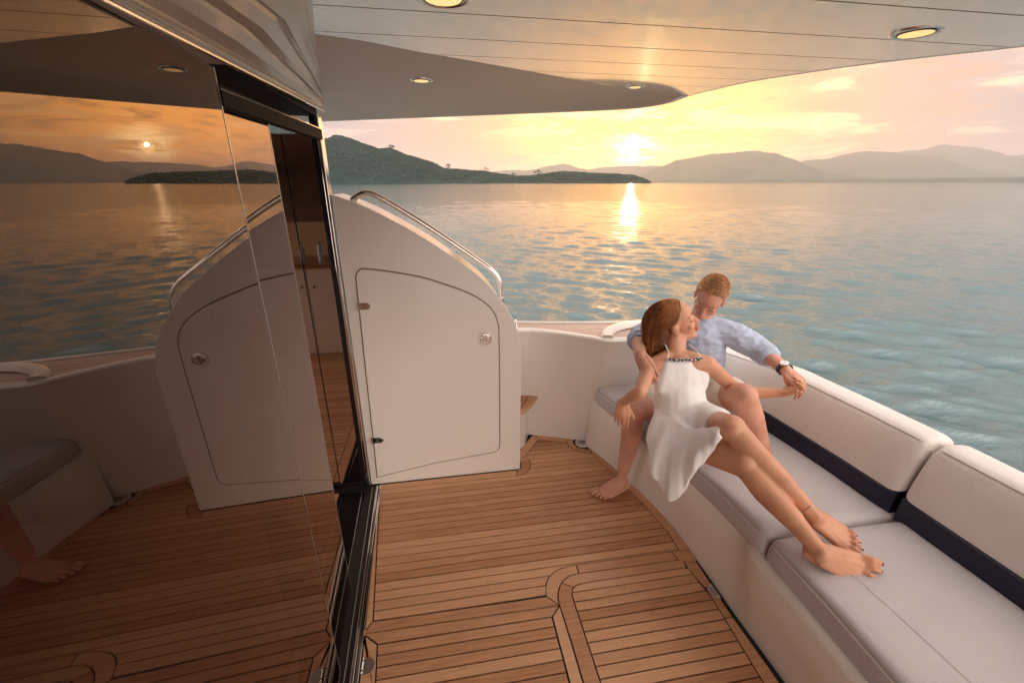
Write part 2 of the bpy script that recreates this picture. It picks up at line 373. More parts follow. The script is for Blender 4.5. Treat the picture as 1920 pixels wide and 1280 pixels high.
# ================================================================== SEA, HILLS, AIR
WZ = -1.0
def make_water():
    az = np.radians(np.linspace(-62, 118, 620))
    r = np.exp(np.linspace(math.log(1.0), math.log(70.0), 900))
    r = np.concatenate([r, np.exp(np.linspace(math.log(71.5), math.log(24000), 165))])
    A, Rr = np.meshgrid(az, r)
    X = np.sin(A) * Rr; Y = np.cos(A) * Rr
    cell = np.maximum(Rr * (az[1] - az[0]), np.gradient(r)[:, None] * np.ones_like(A))
    H = np.zeros_like(X); DX = np.zeros_like(X); DY = np.zeros_like(X)
    for i in range(110):
        lam = 0.12 * (1.9 / 0.12) ** (rng.random() ** 1.0)
        th = math.radians(40) + rng.normal() * 0.42
        k = 2 * math.pi / lam; amp = (0.0058 if lam < 1.0 else 0.0034) * lam ** 0.62 * (0.6 + 0.8 * rng.random())
        fade = np.clip((lam / cell - 3) / 4, 0, 1)
        ph = k * (X * math.sin(th) + Y * math.cos(th)) + rng.random() * 6.283
        gust = 0.75 + 0.5 * np.sin(X * 0.31 * rng.random() + Y * 0.23 * rng.random() + rng.random() * 6)
        a = amp * fade * gust
        H += a * np.cos(ph); q = 0.9
        DX -= q * a * math.sin(th) * np.sin(ph); DY -= q * a * math.cos(th) * np.sin(ph)
    V = np.stack([X + DX, Y + DY, H + WZ], -1).reshape(-1, 3)
    nr, na = X.shape
    i, j = np.meshgrid(np.arange(nr - 1), np.arange(na - 1), indexing='ij')
    a0 = (i * na + j).ravel(); F = np.stack([a0, a0 + 1, a0 + na + 1, a0 + na], -1)
    F = F[:, ::-1]
    me = bpy.data.meshes.new('sea')
    me.vertices.add(len(V)); me.vertices.foreach_set('co', V.astype(np.float32).ravel())
    me.loops.add(F.size); me.loops.foreach_set('vertex_index', F.astype(np.int32).ravel())
    me.polygons.add(len(F)); me.polygons.foreach_set('loop_start', np.arange(0, F.size, 4, dtype=np.int32))
    me.update(calc_edges=True); me.validate()
    o = link('sea', me, M['water'], smooth=True)
    if me.polygons[len(F) // 2].normal.z < 0: me.flip_normals()
    tag(o, kind='structure')
    # calm remainder behind the viewpoint
    az = np.radians(np.linspace(118, 298, 60)); rr = [1.0, 4, 16, 70, 400, 3000, 24000]
    v = [(math.sin(a) * q, math.cos(a) * q, WZ) for q in rr for a in az]
    f = [(i * 60 + j, (i + 1) * 60 + j, (i + 1) * 60 + j + 1, i * 60 + j + 1) for i in range(len(rr) - 1) for j in range(59)]
    me2 = bpy.data.meshes.new('sea_astern'); me2.from_pydata(v, [], f); me2.update()
    if me2.polygons[0].normal.z < 0: me2.flip_normals()
    tag(link('sea', me2, M['water']), kind='structure')
make_water()

V_ = Vector
def elev(v):   # ridge height angle (rad) above the horizon from a sight line measured off the horizon
    return (342 - v) / 854.0
def ridge(name, az_el, dist, depth, m, rough, seed, curve=0.35, step=0.12, jag=1.0, label=None):
    """terrain strip: az in degrees (from aft axis), el height tangent; rises from the waterline to its crest and falls behind"""
    azs = np.arange(az_el[0][0], az_el[-1][0] + 1e-6, step)
    els = np.interp(azs, [a for a, _ in az_el], [e for _, e in az_el])
    els = np.convolve(np.pad(els, 6, 'edge'), np.hanning(15)[1:-1] / np.hanning(15).sum(), 'valid')
    els = np.array([max(0, e * (1 + .10 * noise.fractal(V_((a * .35, seed, 0)), 1.0, 2.0, 5)) * .93 + min(e, .01) * .06 * noise.noise(V_((a * 9, seed, 1)))) for a, e in zip(azs, els)])
    rows = 26; v = []; n = len(azs)
    for j in range(rows):
        t = j / (rows - 1)
        for i, (a, e) in enumerate(zip(azs, els)):
            d = dist + depth * (t - 0.0)
            crest_t = 0.55
            h = e * (dist + depth * crest_t)
            prof = math.sin(min(1, t / crest_t) * math.pi / 2) ** (0.9) if t < crest_t else math.cos((t - crest_t) / (1 - crest_t) * math.pi / 2)
            x = math.sin(R(a)) * d; y = math.cos(R(a)) * d
            nz = noise.fractal(Vector((x / (dist * curve * 0.25), y / (dist * curve * 0.25), seed)), 1.0, 2.1, 5)
            nz2 = noise.noise(Vector((x / (dist * 0.004), y / (dist * 0.004), seed + 5)))
            hh = h * prof * (1 + (0.30 * nz * (1 - t / crest_t) if t < crest_t else 0.0)) + rough * (nz2 + 0.5 * abs(nz2)) * jag * min(1, prof * 4)
            v.append((x, y, WZ - 2 + max(0, hh + 3 * min(1, prof * 20))))
    f = [(j * n + i, j * n + i + 1, (j + 1) * n + i + 1, (j + 1) * n + i) for j in range(rows - 1) for i in range(n - 1)]
    o = pyobj(name, v, f, m, smooth=True)
    return tag(o, kind='structure')
def E_(v): return max(0.0, elev(v))
# green headland, ending in a low spit
ridge('headland', [(-30, .05), (-24, .10), (-19, .118), (-14, E_(262)), (-12.3, E_(262)), (-10, E_(268)), (-7.4, E_(275)), (-5, E_(285)), (-2, E_(298)), (-0.4, E_(304)), (1.2, E_(317)), (4, E_(319)), (6, E_(321)), (8, E_(327)), (10, E_(331)), (12, E_(330)), (13, E_(328)), (15.6, E_(321)), (18, E_(324)), (22, E_(327)), (24.5, E_(330)), (26.2, E_(339)), (26.5, 0)], 1300, 500, M['forest'], 3.0, 3, step=0.06)
ridge('hill', [(3, 0), (6.5, E_(322)), (9, E_(319)), (11, E_(321)), (13.5, E_(314)), (15.5, E_(307)), (17.5, E_(314)), (19, E_(317)), (21, E_(315)), (24, E_(311)), (30, E_(315)), (33, 0)], 10500, 2600, M['forest2'], 5, 11)
ridge('hill', [(24, 0), (26, E_(322)), (27.5, E_(313)), (29, E_(304)), (31, E_(298)), (33, E_(294)), (36.3, E_(291)), (38, E_(291)), (39.5, E_(297)), (41, E_(308)), (43, E_(322)), (46, E_(331)), (49, E_(338)), (50, 0)], 7600, 2200, M['forest2'], 6, 21)
ridge('hill', [(37, 0), (40, E_(318)), (42, E_(308)), (44, E_(305)), (46, E_(297)), (47, E_(295)), (49, E_(300)), (51, E_(304)), (53, E_(312)), (55, E_(326)), (57, E_(330)), (60, 0)], 10500, 2600, M['forest2'], 5, 31)
ridge('hill', [(44, 0), (46, E_(308)), (48, E_(302)), (50, E_(299)), (52.2, E_(292)), (54, E_(295)), (55.5, E_(302)), (56.6, E_(310)), (58, E_(304)), (60, E_(300)), (64, E_(305)), (72, E_(322)), (75, 0)], 14000, 3000, M['forest2'], 6, 41)
ridge('shoreline', [(27, 0), (28, E_(338)), (40, E_(337.5)), (48, E_(337)), (52, E_(336)), (58, E_(335)), (70, E_(336)), (71, 0)], 6200, 600, M['forest2'], 3, 51, step=0.08)
# low land also abeam and ahead of the boat, out of the picture
ridge('hill', [(75, 0), (85, .03), (100, .045), (120, .04), (140, .05), (165, .03), (170, 0)], 12000, 3000, M['forest2'], 6, 61, step=0.5)

def far_tree(az, dist, h, w_, label, seed):
    rr = random.Random(seed); x = math.sin(R(az)) * dist; y = math.cos(R(az)) * dist
    z0 = land_z(az, dist)
    t = thing('tree', label, 'tree', (x, y, z0), 'trees standing above the headland ridge')
    bm = bmesh.new(); tube(bm, [(x, y, z0 - 3), (x + .5, y, z0 + h * .35), (x, y, z0 + h * .75)], [1.0, .7, .3], 6); obj('trunk', bm, M['bark'], t)
    v = []; f = []
    for k in range(420):
        a = rr.random() * 6.28; q = rr.random() ** .5; hh = rr.random()
        prof = math.sin(min(1, hh * 1.05 + .08) * math.pi) ** .6
        c = Vector((x + math.cos(a) * q * w_ * prof + rr.gauss(0, .5), y + math.sin(a) * q * w_ * prof, z0 + h * (.28 + .72 * hh) + rr.gauss(0, .4)))
        s = rr.uniform(.7, 1.6)
        d1 = Vector((rr.gauss(0, 1), rr.gauss(0, 1), rr.gauss(0, 1))).normalized() * s; d2 = Vector((rr.gauss(0, 1), rr.gauss(0, 1), rr.gauss(0, 1))).normalized() * s
        i = len(v); v += [c, c + d1, c + d2]; f.append((i, i + 1, i + 2))
    pyobj('crown', v, f, M['leaf'], t)
def land_z(az, dist):
    dg = bpy.context.evaluated_depsgraph_get(); dg.update()
    hit, loc, *_ = S.ray_cast(dg, Vector((math.sin(R(az)) * dist, math.cos(R(az)) * dist, 2000)), Vector((0, 0, -1)))
    return loc.z if hit else 0
far_tree(1.6, 1575, 16, 11, 'lone round tree at the foot of the green slope', 1)
far_tree(6.2, 1575, 17, 15, 'tallest tree clump on the low wooded spit', 2)
far_tree(12.8, 1575, 17, 16, 'spreading tree near the far end of the low spit', 3)
far_tree(-4.9, 1575, 13, 11, 'small tree breaking the green hill skyline', 4)
far_tree(9.7, 1500, 11, 14, 'bushy dark tree low on the middle of the spit', 5)

def canopy():
    rr = random.Random(5); v = []; f = []
    dg = bpy.context.evaluated_depsgraph_get(); dg.update()
    for k in range(24000):
        a = rr.uniform(-16.5, 26.5); d = 1300 + 430 * rr.random() ** .8
        x = math.sin(R(a)) * d; y = math.cos(R(a)) * d
        hit, loc, *_ = S.ray_cast(dg, Vector((x, y, 2000)), Vector((0, 0, -1)))
        if not hit or loc.z < WZ + 1.2: continue
        s = rr.uniform(1.8, 4.2) * (.6 if loc.z < 8 else 1); h = s * rr.uniform(.7, 1.5); z0 = loc.z - s * .3
        i = len(v)
        for q in range(5):
            an = q * 1.2566 + rr.random(); v.append((x + math.cos(an) * s * rr.uniform(.7, 1.2), y + math.sin(an) * s * rr.uniform(.7, 1.2), z0 + h * rr.uniform(.25, .6)))
        v.append((x, y, z0 + h)); v.append((x, y, z0 - s * .4))
        for q in range(5): f.append((i + q, i + (q + 1) % 5, i + 5)); f.append((i + (q + 1) % 5, i + q, i + 6))
    o = pyobj('forest_canopy', v, f, M['forest']); tag(o, kind='stuff')
canopy()
def make_haze():
    bm = bmesh.new(); box(bm, -26000, 26000, -26000, 26000, WZ - 4, 900)
    m = bpy.data.materials.new('haze'); m.use_nodes = True; t = NT(m.node_tree); t.n.clear()
    o = t.add('ShaderNodeOutputMaterial'); p = t.add('ShaderNodeVolumePrincipled')
    p.inputs['Color'].default_value = (0.95, 0.90, 0.93, 1); p.inputs['Density'].default_value = 0.000075; p.inputs['Anisotropy'].default_value = 0.72
    t.l.new(p.outputs[0], o.inputs['Volume'])
    h = obj('haze', bm, m); tag(h, kind='stuff')
make_haze()

# ================================================================== DECK
def GX(y): return -0.444 - 0.038 * (y - 1.1)          # plane of the sliding glass
def TX(y): return -0.379 - 0.050 * (y - 1.1)           # outer edge of the teak by the track
deck = thing('deck', None, None, kind='structure')
bm = bmesh.new(); prism(bm, [(-.50, -1.6), (1.25, -1.6), (1.25, 2.62), (-.52, 2.62)], -0.05, -0.0065); obj('deck_base', bm, M['caulk'], deck)
GAP = 0.0031
def board(poly, name='plank', parent=None, m=None, z=0.0, gap=GAP):
    q = inset(poly, gap); bm = bmesh.new(); zz = z + random.uniform(-.0006, .0006)
    prism(bm, q, zz - .012, zz)
    return obj(name, bm, m or M['teak'], parent if parent is not None else deck)
def planks(poly, y_first, pitch, y_end, parent=None, m=None, z=0.0, slope=0.0):
    y = y_first
    while (y > y_end if pitch < 0 else y < y_end):
        lo, hi = min(y, y + pitch), max(y, y + pitch)
        q = clip(poly, 1, lo, hi)
        if q: board(q, 'plank', parent, m, z)
        y += pitch
regA = [(-.361, 1.331), (.373, 1.322), (.389, 1.385), (.408, 1.413), (.432, 1.432), (.465, 1.447), (.505, 1.456), (.552, 1.459), (1.04, 1.457), (1.079, 1.456), (1.083, 1.51), (1.084, 1.577), (1.070, 1.673), (1.047, 1.812), (1.013, 1.949), (.968, 2.12), (.918, 2.298),
        (.867, 2.316), (.826, 2.352), (.803, 2.40), (.798, 2.452), (.612, 2.521), (.545, 2.43), (.476, 2.332), (.497, 2.30), (.500, 2.255), (.480, 2.199), (.442, 2.160), (.394, 2.150), (-.43, 2.158)]
planks(regA, 1.328, 0.0462, 2.6)
regB = [(-.331, 1.228), (-.318, 1.05), (-.30, .6), (-.24, -.6), (-.20, -1.5), (.372, -1.5), (.373, .9), (.375, 1.226)]
planks(regB, 1.2275, -0.0440, -1.5)
regC = [(.486, 1.275), (.487, 1.31), (.497, 1.336), (.517, 1.352), (.56, 1.359), (1.05, 1.359), (1.068, 1.35), (1.086, 1.194), (1.080, 1.063), (1.073, .939), (1.066, .75), (1.05, .5), (1.0, -.3), (1.0, -1.5), (.486, -1.5)]
planks(regC, 1.3200, 0.0445, 1.37); planks(regC, 1.3200, -0.0445, -1.5)
# boards of the margins and of the hatch frame
B = lambda *p: board(list(p), 'margin_board')
B((-.362, 1.328), (.375, 1.320), (.420, 1.270), (-.392, 1.281))
B((-.392, 1.281), (.420, 1.270), (.376, 1.2265), (-.331, 1.230))
B((TX(2.158) - .0, 2.2), (-.43, 2.158), (-.361, 1.331), (-.392, 1.285), (TX(1.285), 1.285), (TX(1.7), 1.7))
B((TX(1.27), 1.277), (-.388, 1.277), (-.331, 1.228), (-.318, 1.05), (-.31, .85), (TX(.85), .85))
B((TX(.85), .85), (-.31, .85), (-.24, -.6), (-.2, -1.5), (TX(-1.5), -1.5))
B((-.43, 2.158), (.394, 2.150), (.400, 2.206), (-.43, 2.206))
B((.394, 2.150), (.442, 2.160), (.480, 2.199), (.500, 2.255), (.500, 2.275), (.44, 2.29), (.43, 2.215), (.400, 2.206))
B((.500, 2.275), (.497, 2.30), (.476, 2.332), (.44, 2.345), (.43, 2.29))
B((.476, 2.332), (.545, 2.43), (.612, 2.521), (.587, 2.585), (.52, 2.50), (.44, 2.39), (.43, 2.345))
B((.612, 2.521), (.798, 2.452), (.803, 2.475), (.86, 2.475), (.90, 2.49), (.587, 2.585))
B((.798, 2.452), (.803, 2.40), (.826, 2.352), (.853, 2.385), (.842, 2.42), (.845, 2.46), (.86, 2.475), (.803, 2.475))
B((.826, 2.352), (.867, 2.316), (.918, 2.298), (.950, 2.345), (.90, 2.352), (.853, 2.385))
B((.918, 2.298), (.968, 2.12), (1.013, 1.949), (1.060, 1.977), (1.012, 2.16), (.955, 2.345))
B((1.013, 1.949), (1.047, 1.812), (1.070, 1.673), (1.084, 1.577), (1.083, 1.51), (1.079, 1.456), (1.139, 1.450), (1.139, 1.546), (1.132, 1.663), (1.10, 1.796), (1.060, 1.977))
B((.552, 1.459), (.505, 1.456), (.465, 1.447), (.432, 1.432), (.408, 1.413), (.389, 1.385), (.376, 1.350), (.374, 1.320), (.420, 1.270), (.421, 1.30), (.430, 1.332), (.447, 1.362), (.471, 1.388), (.505, 1.405), (.552, 1.410))
B((.552, 1.459), (.552, 1.410), (1.045, 1.404), (1.04, 1.457))
B((1.04, 1.457), (1.045, 1.404), (1.09, 1.385), (1.128, 1.378), (1.140, 1.40), (1.140, 1.448), (1.10, 1.455))
B((.552, 1.410), (.505, 1.405), (.471, 1.388), (.459, 1.375), (.503, 1.343), (.517, 1.352), (.56, 1.359), (1.05, 1.359), (1.062, 1.357), (1.070, 1.400), (1.045, 1.404))
B((.459, 1.375), (.447, 1.362), (.430, 1.332), (.421, 1.30), (.420, 1.27), (.424, 1.1), (.424, .6), (.424, -1.5), (.486, -1.5), (.486, .6), (.486, 1.1), (.486, 1.275), (.487, 1.31), (.503, 1.343))
B((.420, 1.268), (.3765, 1.226), (.375, .9), (.374, -1.5), (.423, -1.5), (.423, .6), (.423, 1.1))
B((1.070, 1.400), (1.066, 1.352), (1.086, 1.245), (1.124, 1.245), (1.126, 1.33), (1.128, 1.375), (1.09, 1.385))
B((1.086, 1.245), (1.086, 1.194), (1.082, 1.10), (1.120, 1.10), (1.122, 1.245))
B((1.082, 1.10), (1.080, 1.063), (1.073, .939), (1.066, .75), (1.05, .5), (1.0, -.3), (1.0, -1.5), (1.10, -1.5), (1.12, -.3), (1.128, .6), (1.126, .9), (1.120, 1.10))
def disc(name, cx, cy, r, parent, m, z0=-.01, z1=.004, half=None, seg=36, lab=None):
    pts = []
    for k in range(seg + 1 if half else seg):
        a = (half[0] + (half[1] - half[0]) * k / seg) if half else 2 * math.pi * k / seg
        pts.append((cx + math.cos(a) * r, cy + math.sin(a) * r))
    bm = bmesh.new(); prism(bm, pts, z0, z1); o = obj(name, bm, m, parent); bev(o, .0015, 2)
    if lab: o['label'] = lab
    return o
disc('drain_rim', .900, 2.425, .046, deck, M['gelcoat'], -.01, .003)
dr = disc('drain_cover', .900, 2.425, .035, deck, M['brushed'], 0, .0075, lab='round grey drain cover in the aft corner')
for k in range(5):
    bm = bmesh.new(); box(bm, .900 - .018, .900 + .018, 2.411 + k * .007, 2.4125 + k * .007, .0065, .0082); obj('slot', bm, M['black'], dr)
dr = disc('drain_cover', 1.124, 1.222, .034, deck, M['brushed'], -.01, .004, (math.pi / 2, 3 * math.pi / 2), lab='half round steel drain beside the sofa base')
for k in range(4):
    bm = bmesh.new(); box(bm, 1.100, 1.118, 1.205 + k * .010, 1.207 + k * .010, .003, .0048); obj('slot', bm, M['black'], dr)
bm = bmesh.new()
hy = 1.150; hx = TX(hy) + .004
pts = [(hx, hy - .030), (hx, hy + .030)] + [(hx + .018 + math.cos(a) * .030, hy + math.sin(a) * .030) for a in np.linspace(math.pi / 2, -math.pi / 2, 14)]
prism(bm, pts, -.01, .0045); hp = obj('hinge_plate', bm, M['brushed'], deck); bev(hp, .001, 2); hp['label'] = 'steel hinge plate of the deck hatch'
bm = bmesh.new(); tube(bm, [(hx + .002, hy - .028, .005), (hx + .002, hy + .028, .005)], .004, 8); obj('hinge_pin', bm, M['steel'], hp)
for k in (-1, 1):
    bm = bmesh.new(); box(bm, hx + .001, hx + .010, hy + k * .018 - .003, hy + k * .018 + .003, .004, .0095); obj('knuckle', bm, M['steel'], hp)

# ================================================================== LOCKER CABINET BEHIND THE STAIR (white moulding with door and handrail)
lock = thing('locker_cabinet', 'white moulded cabinet with sloping curved top, door and steel rail beside the glass', 'cabinet', (-.03, 2.3, 0))
top = spline([(-.485, 1.647, 0), (-.441, 1.632, 0), (-.302, 1.573, 0), (-.061, 1.431, 0), (.2, 1.234, 0), (.312, 1.099, 0), (.385, .975, 0), (.420, .84, 0), (.4225, .76, 0)], 7)
outl = [(-.485, 0.0)] + [(.4225, 0.0)] + [(p.x, p.y) for p in top[::-1]]
bm = bmesh.new(); prism(bm, outl, 2.212, 2.47, 'y'); body = obj('body', bm, M['gelcoat'], lock, smooth=R(40)); bev(body, .028, 5, 50)
dtop = spline([(-.420, 1.255, 0), (-.405, 1.285, 0), (-.359, 1.294, 0), (-.127, 1.251, 0), (.02, 1.200, 0), (.141, 1.148, 0), (.225, 1.09, 0), (.272, 1.03, 0), (.293, .96, 0)], 6)
dout = [(-.446, .055)] + [(-.440, .25)] + [(-.430, .8)] + [(p.x, p.y) for p in dtop] + [(.295, .80), (.292, .21)] + [(.289, .178), (.278, .160), (.255, .150), (-.1, .115)]
bm = bmesh.new(); prism(bm, inset(dout, -.0055), 2.2095, 2.225, 'y'); obj('door_gasket', bm, M['gasket'], lock)
bm = bmesh.new(); prism(bm, inset(dout, .0012), 2.2035, 2.225, 'y'); door = obj('door', bm, M['gelcoat'], lock, smooth=R(40)); bev(door, .0035, 3)
for hx_, hz in ((-.405, 1.108), (-.420, .312)):
    bm = bmesh.new(); pts = [(hx_ - .028, hz - .018), (hx_ + .020, hz - .018)] + [(hx_ + .020 + .018 * math.cos(a), hz + .018 * math.sin(a)) for a in np.linspace(-math.pi / 2, math.pi / 2, 10)] + [(hx_ - .028, hz + .018)]
    prism(bm, pts, 2.197, 2.2045, 'y'); h = obj('hinge', bm, M['steel'], lock); bev(h, .002, 2)
    bm = bmesh.new(); tube(bm, [(hx_ - .026, 2.199, hz - .019), (hx_ - .026, 2.199, hz + .019)], .0055, 10); obj('hinge_barrel', bm, M['brushed'], h)
lx, lz = .221, .893
def ring(bm, cx, cy, cz, r, rt, ax='y', seg=28):
    pts = []
    for k in range(seg):
        a = 2 * math.pi * k / seg
        pts.append((cx + math.cos(a) * r, cy, cz + math.sin(a) * r) if ax == 'y' else (cx + math.cos(a) * r, cy + math.sin(a) * r, cz))
    tube(bm, pts, rt, 8, closed=True)
bm = bmesh.new(); ring(bm, lx, 2.203, lz, .037, .006); obj('latch_surround', bm, M['gelcoat'], lock, smooth=True)
bm = bmesh.new(); prism(bm, [(lx + .031 * math.cos(a), lz + .031 * math.sin(a)) for a in np.linspace(0, 2 * math.pi, 30, False)], 2.196, 2.21, 'y'); la = obj('latch', bm, M['steel'], lock); bev(la, .004, 3)
bm = bmesh.new(); ring(bm, lx, 2.1945, lz, .018, .003); obj('latch_ring', bm, M['steel'], la, smooth=True)
bm = bmesh.new(); box(bm, lx - .005, lx + .007, 2.186, 2.197, lz - .014, lz + .014); obj('key_tab', bm, M['brushed'], la)
bm = bmesh.new(); rail = spline([(-.40, 2.33, 1.575), (-.425, 2.33, 1.60), (-.400, 2.33, 1.628), (-.345, 2.33, 1.650), (-.27, 2.33, 1.622), (-.06, 2.33, 1.488), (.18, 2.33, 1.318), (.278, 2.33, 1.243), (.318, 2.33, 1.185), (.325, 2.33, 1.12), (.322, 2.33, 1.06)], 8)
tube(bm, rail, .0145, 14); hr = obj('handrail', bm, M['steel'], lock, smooth=R(60)); hr['label'] = 'polished steel handrail along the cabinet top'
for p in ((.322, 2.33, 1.082), (-.402, 2.33, 1.600)):
    bm = bmesh.new(); tube(bm, [Vector(p) + Vector((0, 0, -.02)), Vector(p) + Vector((0, 0, .008))], .024, 16); obj('rail_foot', bm, M['steel'], hr)
# frame strip between cabinet and glass opening
dfr = thing('door_frame', 'black and steel sliding door frame with track in the deck', 'door frame', (-.48, 1.5, 0))
bm = bmesh.new(); box(bm, -.505, -.488, 2.185, 2.25, 0, 1.985); o = obj('outer_trim', bm, M['steel'], dfr); bev(o, .003, 2)
bm = bmesh.new(); box(bm, -.53, -.507, 2.195, 2.27, 0, 1.98); obj('black_trim', bm, M['black'], dfr)
bm = bmesh.new(); box(bm, -.655, -.533, 2.205, 2.225, 0.0, 1.90); o = obj('jamb_panel', bm, M['mirror'], dfr)
bm = bmesh.new(); box(bm, -.92, -.662, 2.213, 2.233, 0.0, 1.90); o = obj('jamb_panel', bm, M['mirror'], dfr)
bm = bmesh.new(); box(bm, -.662, -.655, 2.208, 2.24, 0, 1.90); obj('black_trim', bm, M['black'], dfr)
def strip(bm, y0, y1, xa, xb, z0, z1, fn=GX, dz=0.0):
    """box running along the glass plane, xa..xb outward of it"""
    v = []
    for y in (y0, y1):
        for x in (xa, xb):
            for zz in (z0, z1): v.append(bm.verts.new((fn(y) + x, y, zz + dz * (y - y0))))
    for f in ((0, 1, 3, 2), (4, 6, 7, 5), (0, 4, 5, 1), (2, 3, 7, 6), (0, 2, 6, 4), (1, 5, 7, 3)): bm.faces.new([v[i] for i in f])
bm = bmesh.new(); strip(bm, -1.5, 2.2, -.16, .062, -.03, -.012); obj('track_well', bm, M['black'], dfr)
for a, b_, h, mm in ((.050, .0615, .006, 'steel'), (.034, .044, .003, 'steel'), (.030, .033, .001, 'brushed'), (.006, .010, -.004, 'brushed'), (-.05, -.047, -.006, 'brushed')):
    bm = bmesh.new(); strip(bm, -1.5, 2.195, a, b_, -.012, h); o = obj('track_rail', bm, M[mm], dfr); bev(o, .001, 2)
bm = bmesh.new(); strip(bm, -1.5, 2.19, -.30, -.006, 1.895, 1.935, dz=.02); obj('header', bm, M['matblack'], dfr)
bm = bmesh.new(); strip(bm, 1.13, 2.19, -.026, .004, 1.855, 1.895, dz=.02); obj('header_lip', bm, M['matblack'], dfr)
bm = bmesh.new(); strip(bm, 1.13, 2.19, .000, .004, 1.885, 1.889, dz=.03); obj('header_rail', bm, M['steel'], dfr)
bm = bmesh.new(); box(bm, -.93, -.487, 2.165, 2.204, -.03, .010); obj('sill', bm, M['matblack'], dfr)
# two glass leaves
def leaf(y0, y1, off, zt, label):
    t = thing('glass_panel', label, 'glass door', (GX((y0 + y1) / 2) + off, (y0 + y1) / 2, 0))
    bm = bmesh.new()
    v = [bm.verts.new((GX(y) + off, y, zz)) for y, zz in ((y0, .004), (y1, .004), (y1, zt + .0), (y0, zt - .02))]
    bm.faces.new(v); obj('pane', bm, M['glass'], t)
    bm = bmesh.new(); strip(bm, y1, y1 + .0025, off - .008, off + .001, .004, zt); obj('edge_strip', bm, M['brushed'], t)
    bm = bmesh.new(); strip(bm, y0, y1, off - .012, off - .002, .0, .012); obj('bottom_channel', bm, M['black'], t)
leaf(-1.5, 1.125, 0.0, 1.925, 'near smoked glass door leaf mirroring the sunset, closest to the camera')
leaf(.9, 1.512, -.022, 1.885, 'narrow smoked glass door leaf next to the open gap by the cabinet')

# ================================================================== SALOON INSIDE
bm = bmesh.new()
box(bm, -3.05, -3.0, -2.0, 2.25, 0, .75); box(bm, -3.05, -3.0, -2.0, 2.25, 1.75, 2.0); box(bm, -3.0, -.93, 2.19, 2.27, -.02, 2.0); box(bm, -3.0, -.6, -2.05, -2.0, 0, 2.0)
sal = obj('saloon_wall', bm, M['darkwood']); tag(sal, 'dark wooden interior walls of the saloon behind the smoked glass', 'wall')
bm = bmesh.new(); box(bm, -3.0, -.62, -2.0, 2.19, 1.94, 1.98); tag(obj('saloon_ceiling', bm, M['darkwood']), kind='structure')
sfl = thing('saloon_floor', None, None, kind='structure')
bm = bmesh.new(); box(bm, -3.0, -.66, -2.0, 2.2, -.05, -.004); obj('floor_base', bm, M['caulk'], sfl)
y = -2.0
while y < 2.15:
    board([(-3, y), (-.72, y), (-.72, y + .047), (-3, y + .047)], 'plank', sfl, M['teak_in']); y += .047
board([(-.72, -2.0), (-.66, -2.0), (-.66, 2.19), (-.72, 2.19)], 'margin_board', sfl, M['teak_in'])
cab = thing('bar_cabinet', 'pale galley cabinet with wooden counter mirrored in the door jamb', 'cabinet', (-1.4, -.2, 0))
bm = bmesh.new(); box(bm, -1.9, -1.32, -.6, -.06, 0, .90); box(bm, -1.315, -.98, -.6, -.06, 0, .90); o = obj('cupboard', bm, M['gelcoat'], cab); bev(o, .006, 2)
bm = bmesh.new(); box(bm, -1.92, -.96, -.62, -.03, .902, .945); o = obj('countertop', bm, M['counter'], cab); bev(o, .006, 2)
bm = bmesh.new(); box(bm, -1.92, -.96, -.66, -.625, .90, 1.30); obj('backsplash', bm, M['warmwall'], cab)
for x_ in (-1.26, -1.38): 
    bm = bmesh.new(); tube(bm, [(x_, -.062, .72), (x_, -.045, .72)], .012, 10); obj('knob', bm, M['black'], cab)
for i, (bx, lab) in enumerate(((-1.19, 'water bottle with blue cap on the galley counter, nearer the glass'), (-1.36, 'water bottle with blue cap on the galley counter, deeper inside'))):
    t = thing('bottle', lab, 'bottle', (bx, -.2, .945), 'bottles on the galley counter')
    bm = bmesh.new(); tube(bm, [(bx, -.2, .945), (bx, -.2, 1.06), (bx, -.2, 1.085), (bx, -.2, 1.105), (bx, -.2, 1.12)], [.028, .028, .022, .012, .012], 14); obj('bottle_body', bm, M['glass_b'], t, smooth=R(50))
    bm = bmesh.new(); tube(bm, [(bx, -.2, 1.121), (bx, -.2, 1.137)], .014, 12); obj('cap', bm, M['cap'], t)

# ================================================================== OVERHANG (roof)
def CZ(y): return 1.7 + .26 + .075 * y
roof = thing('roof_overhang', 'glossy cream roof overhang with grooved underside above the cockpit', 'roof', (.5, 1, 2.1))
crease = [(-.223, 1.089), (-.293, 1.406), (-.005, 1.592), (.397, 1.871), (.68, 2.074), (1.02, 2.279), (1.397, 2.476)]
side = [(1.397, 2.476), (1.37, 2.30), (1.353, 2.161), (1.333, 1.894), (1.36, 1.70), (1.40, 1.50), (1.47, 1.307), (1.60, 1.05), (1.72, .8), (1.85, .3), (1.9, -.5), (1.9, -1.6)]
side = [(p.x, p.y) for p in spline([(a, b, 0) for a, b in side], 4)]
flat_poly = [(-.50, -1.6), (-.40, -.4), (-.30, .5), (-.223, 1.089)] + crease[1:-1] + side
for a in range(len(flat_poly)): pass
bm = bmesh.new(); fz = lambda p, h: (p[0], p[1], CZ(p[1]) + h)
prism(bm, inset(flat_poly, .004), .006, .05, fn=fz); obj('soffit_backing', bm, M['soffit_dark'], roof)
gy = 1.124 - .2425 * 12
while gy < 2.6:
    q = clip(flat_poly, 1, gy + .0035, gy + .2425 - .0035)
    if q:
        bm = bmesh.new(); prism(bm, q, 0, .008, fn=fz); obj('soffit_panel', bm, M['soffit'], roof)
    gy += .2425
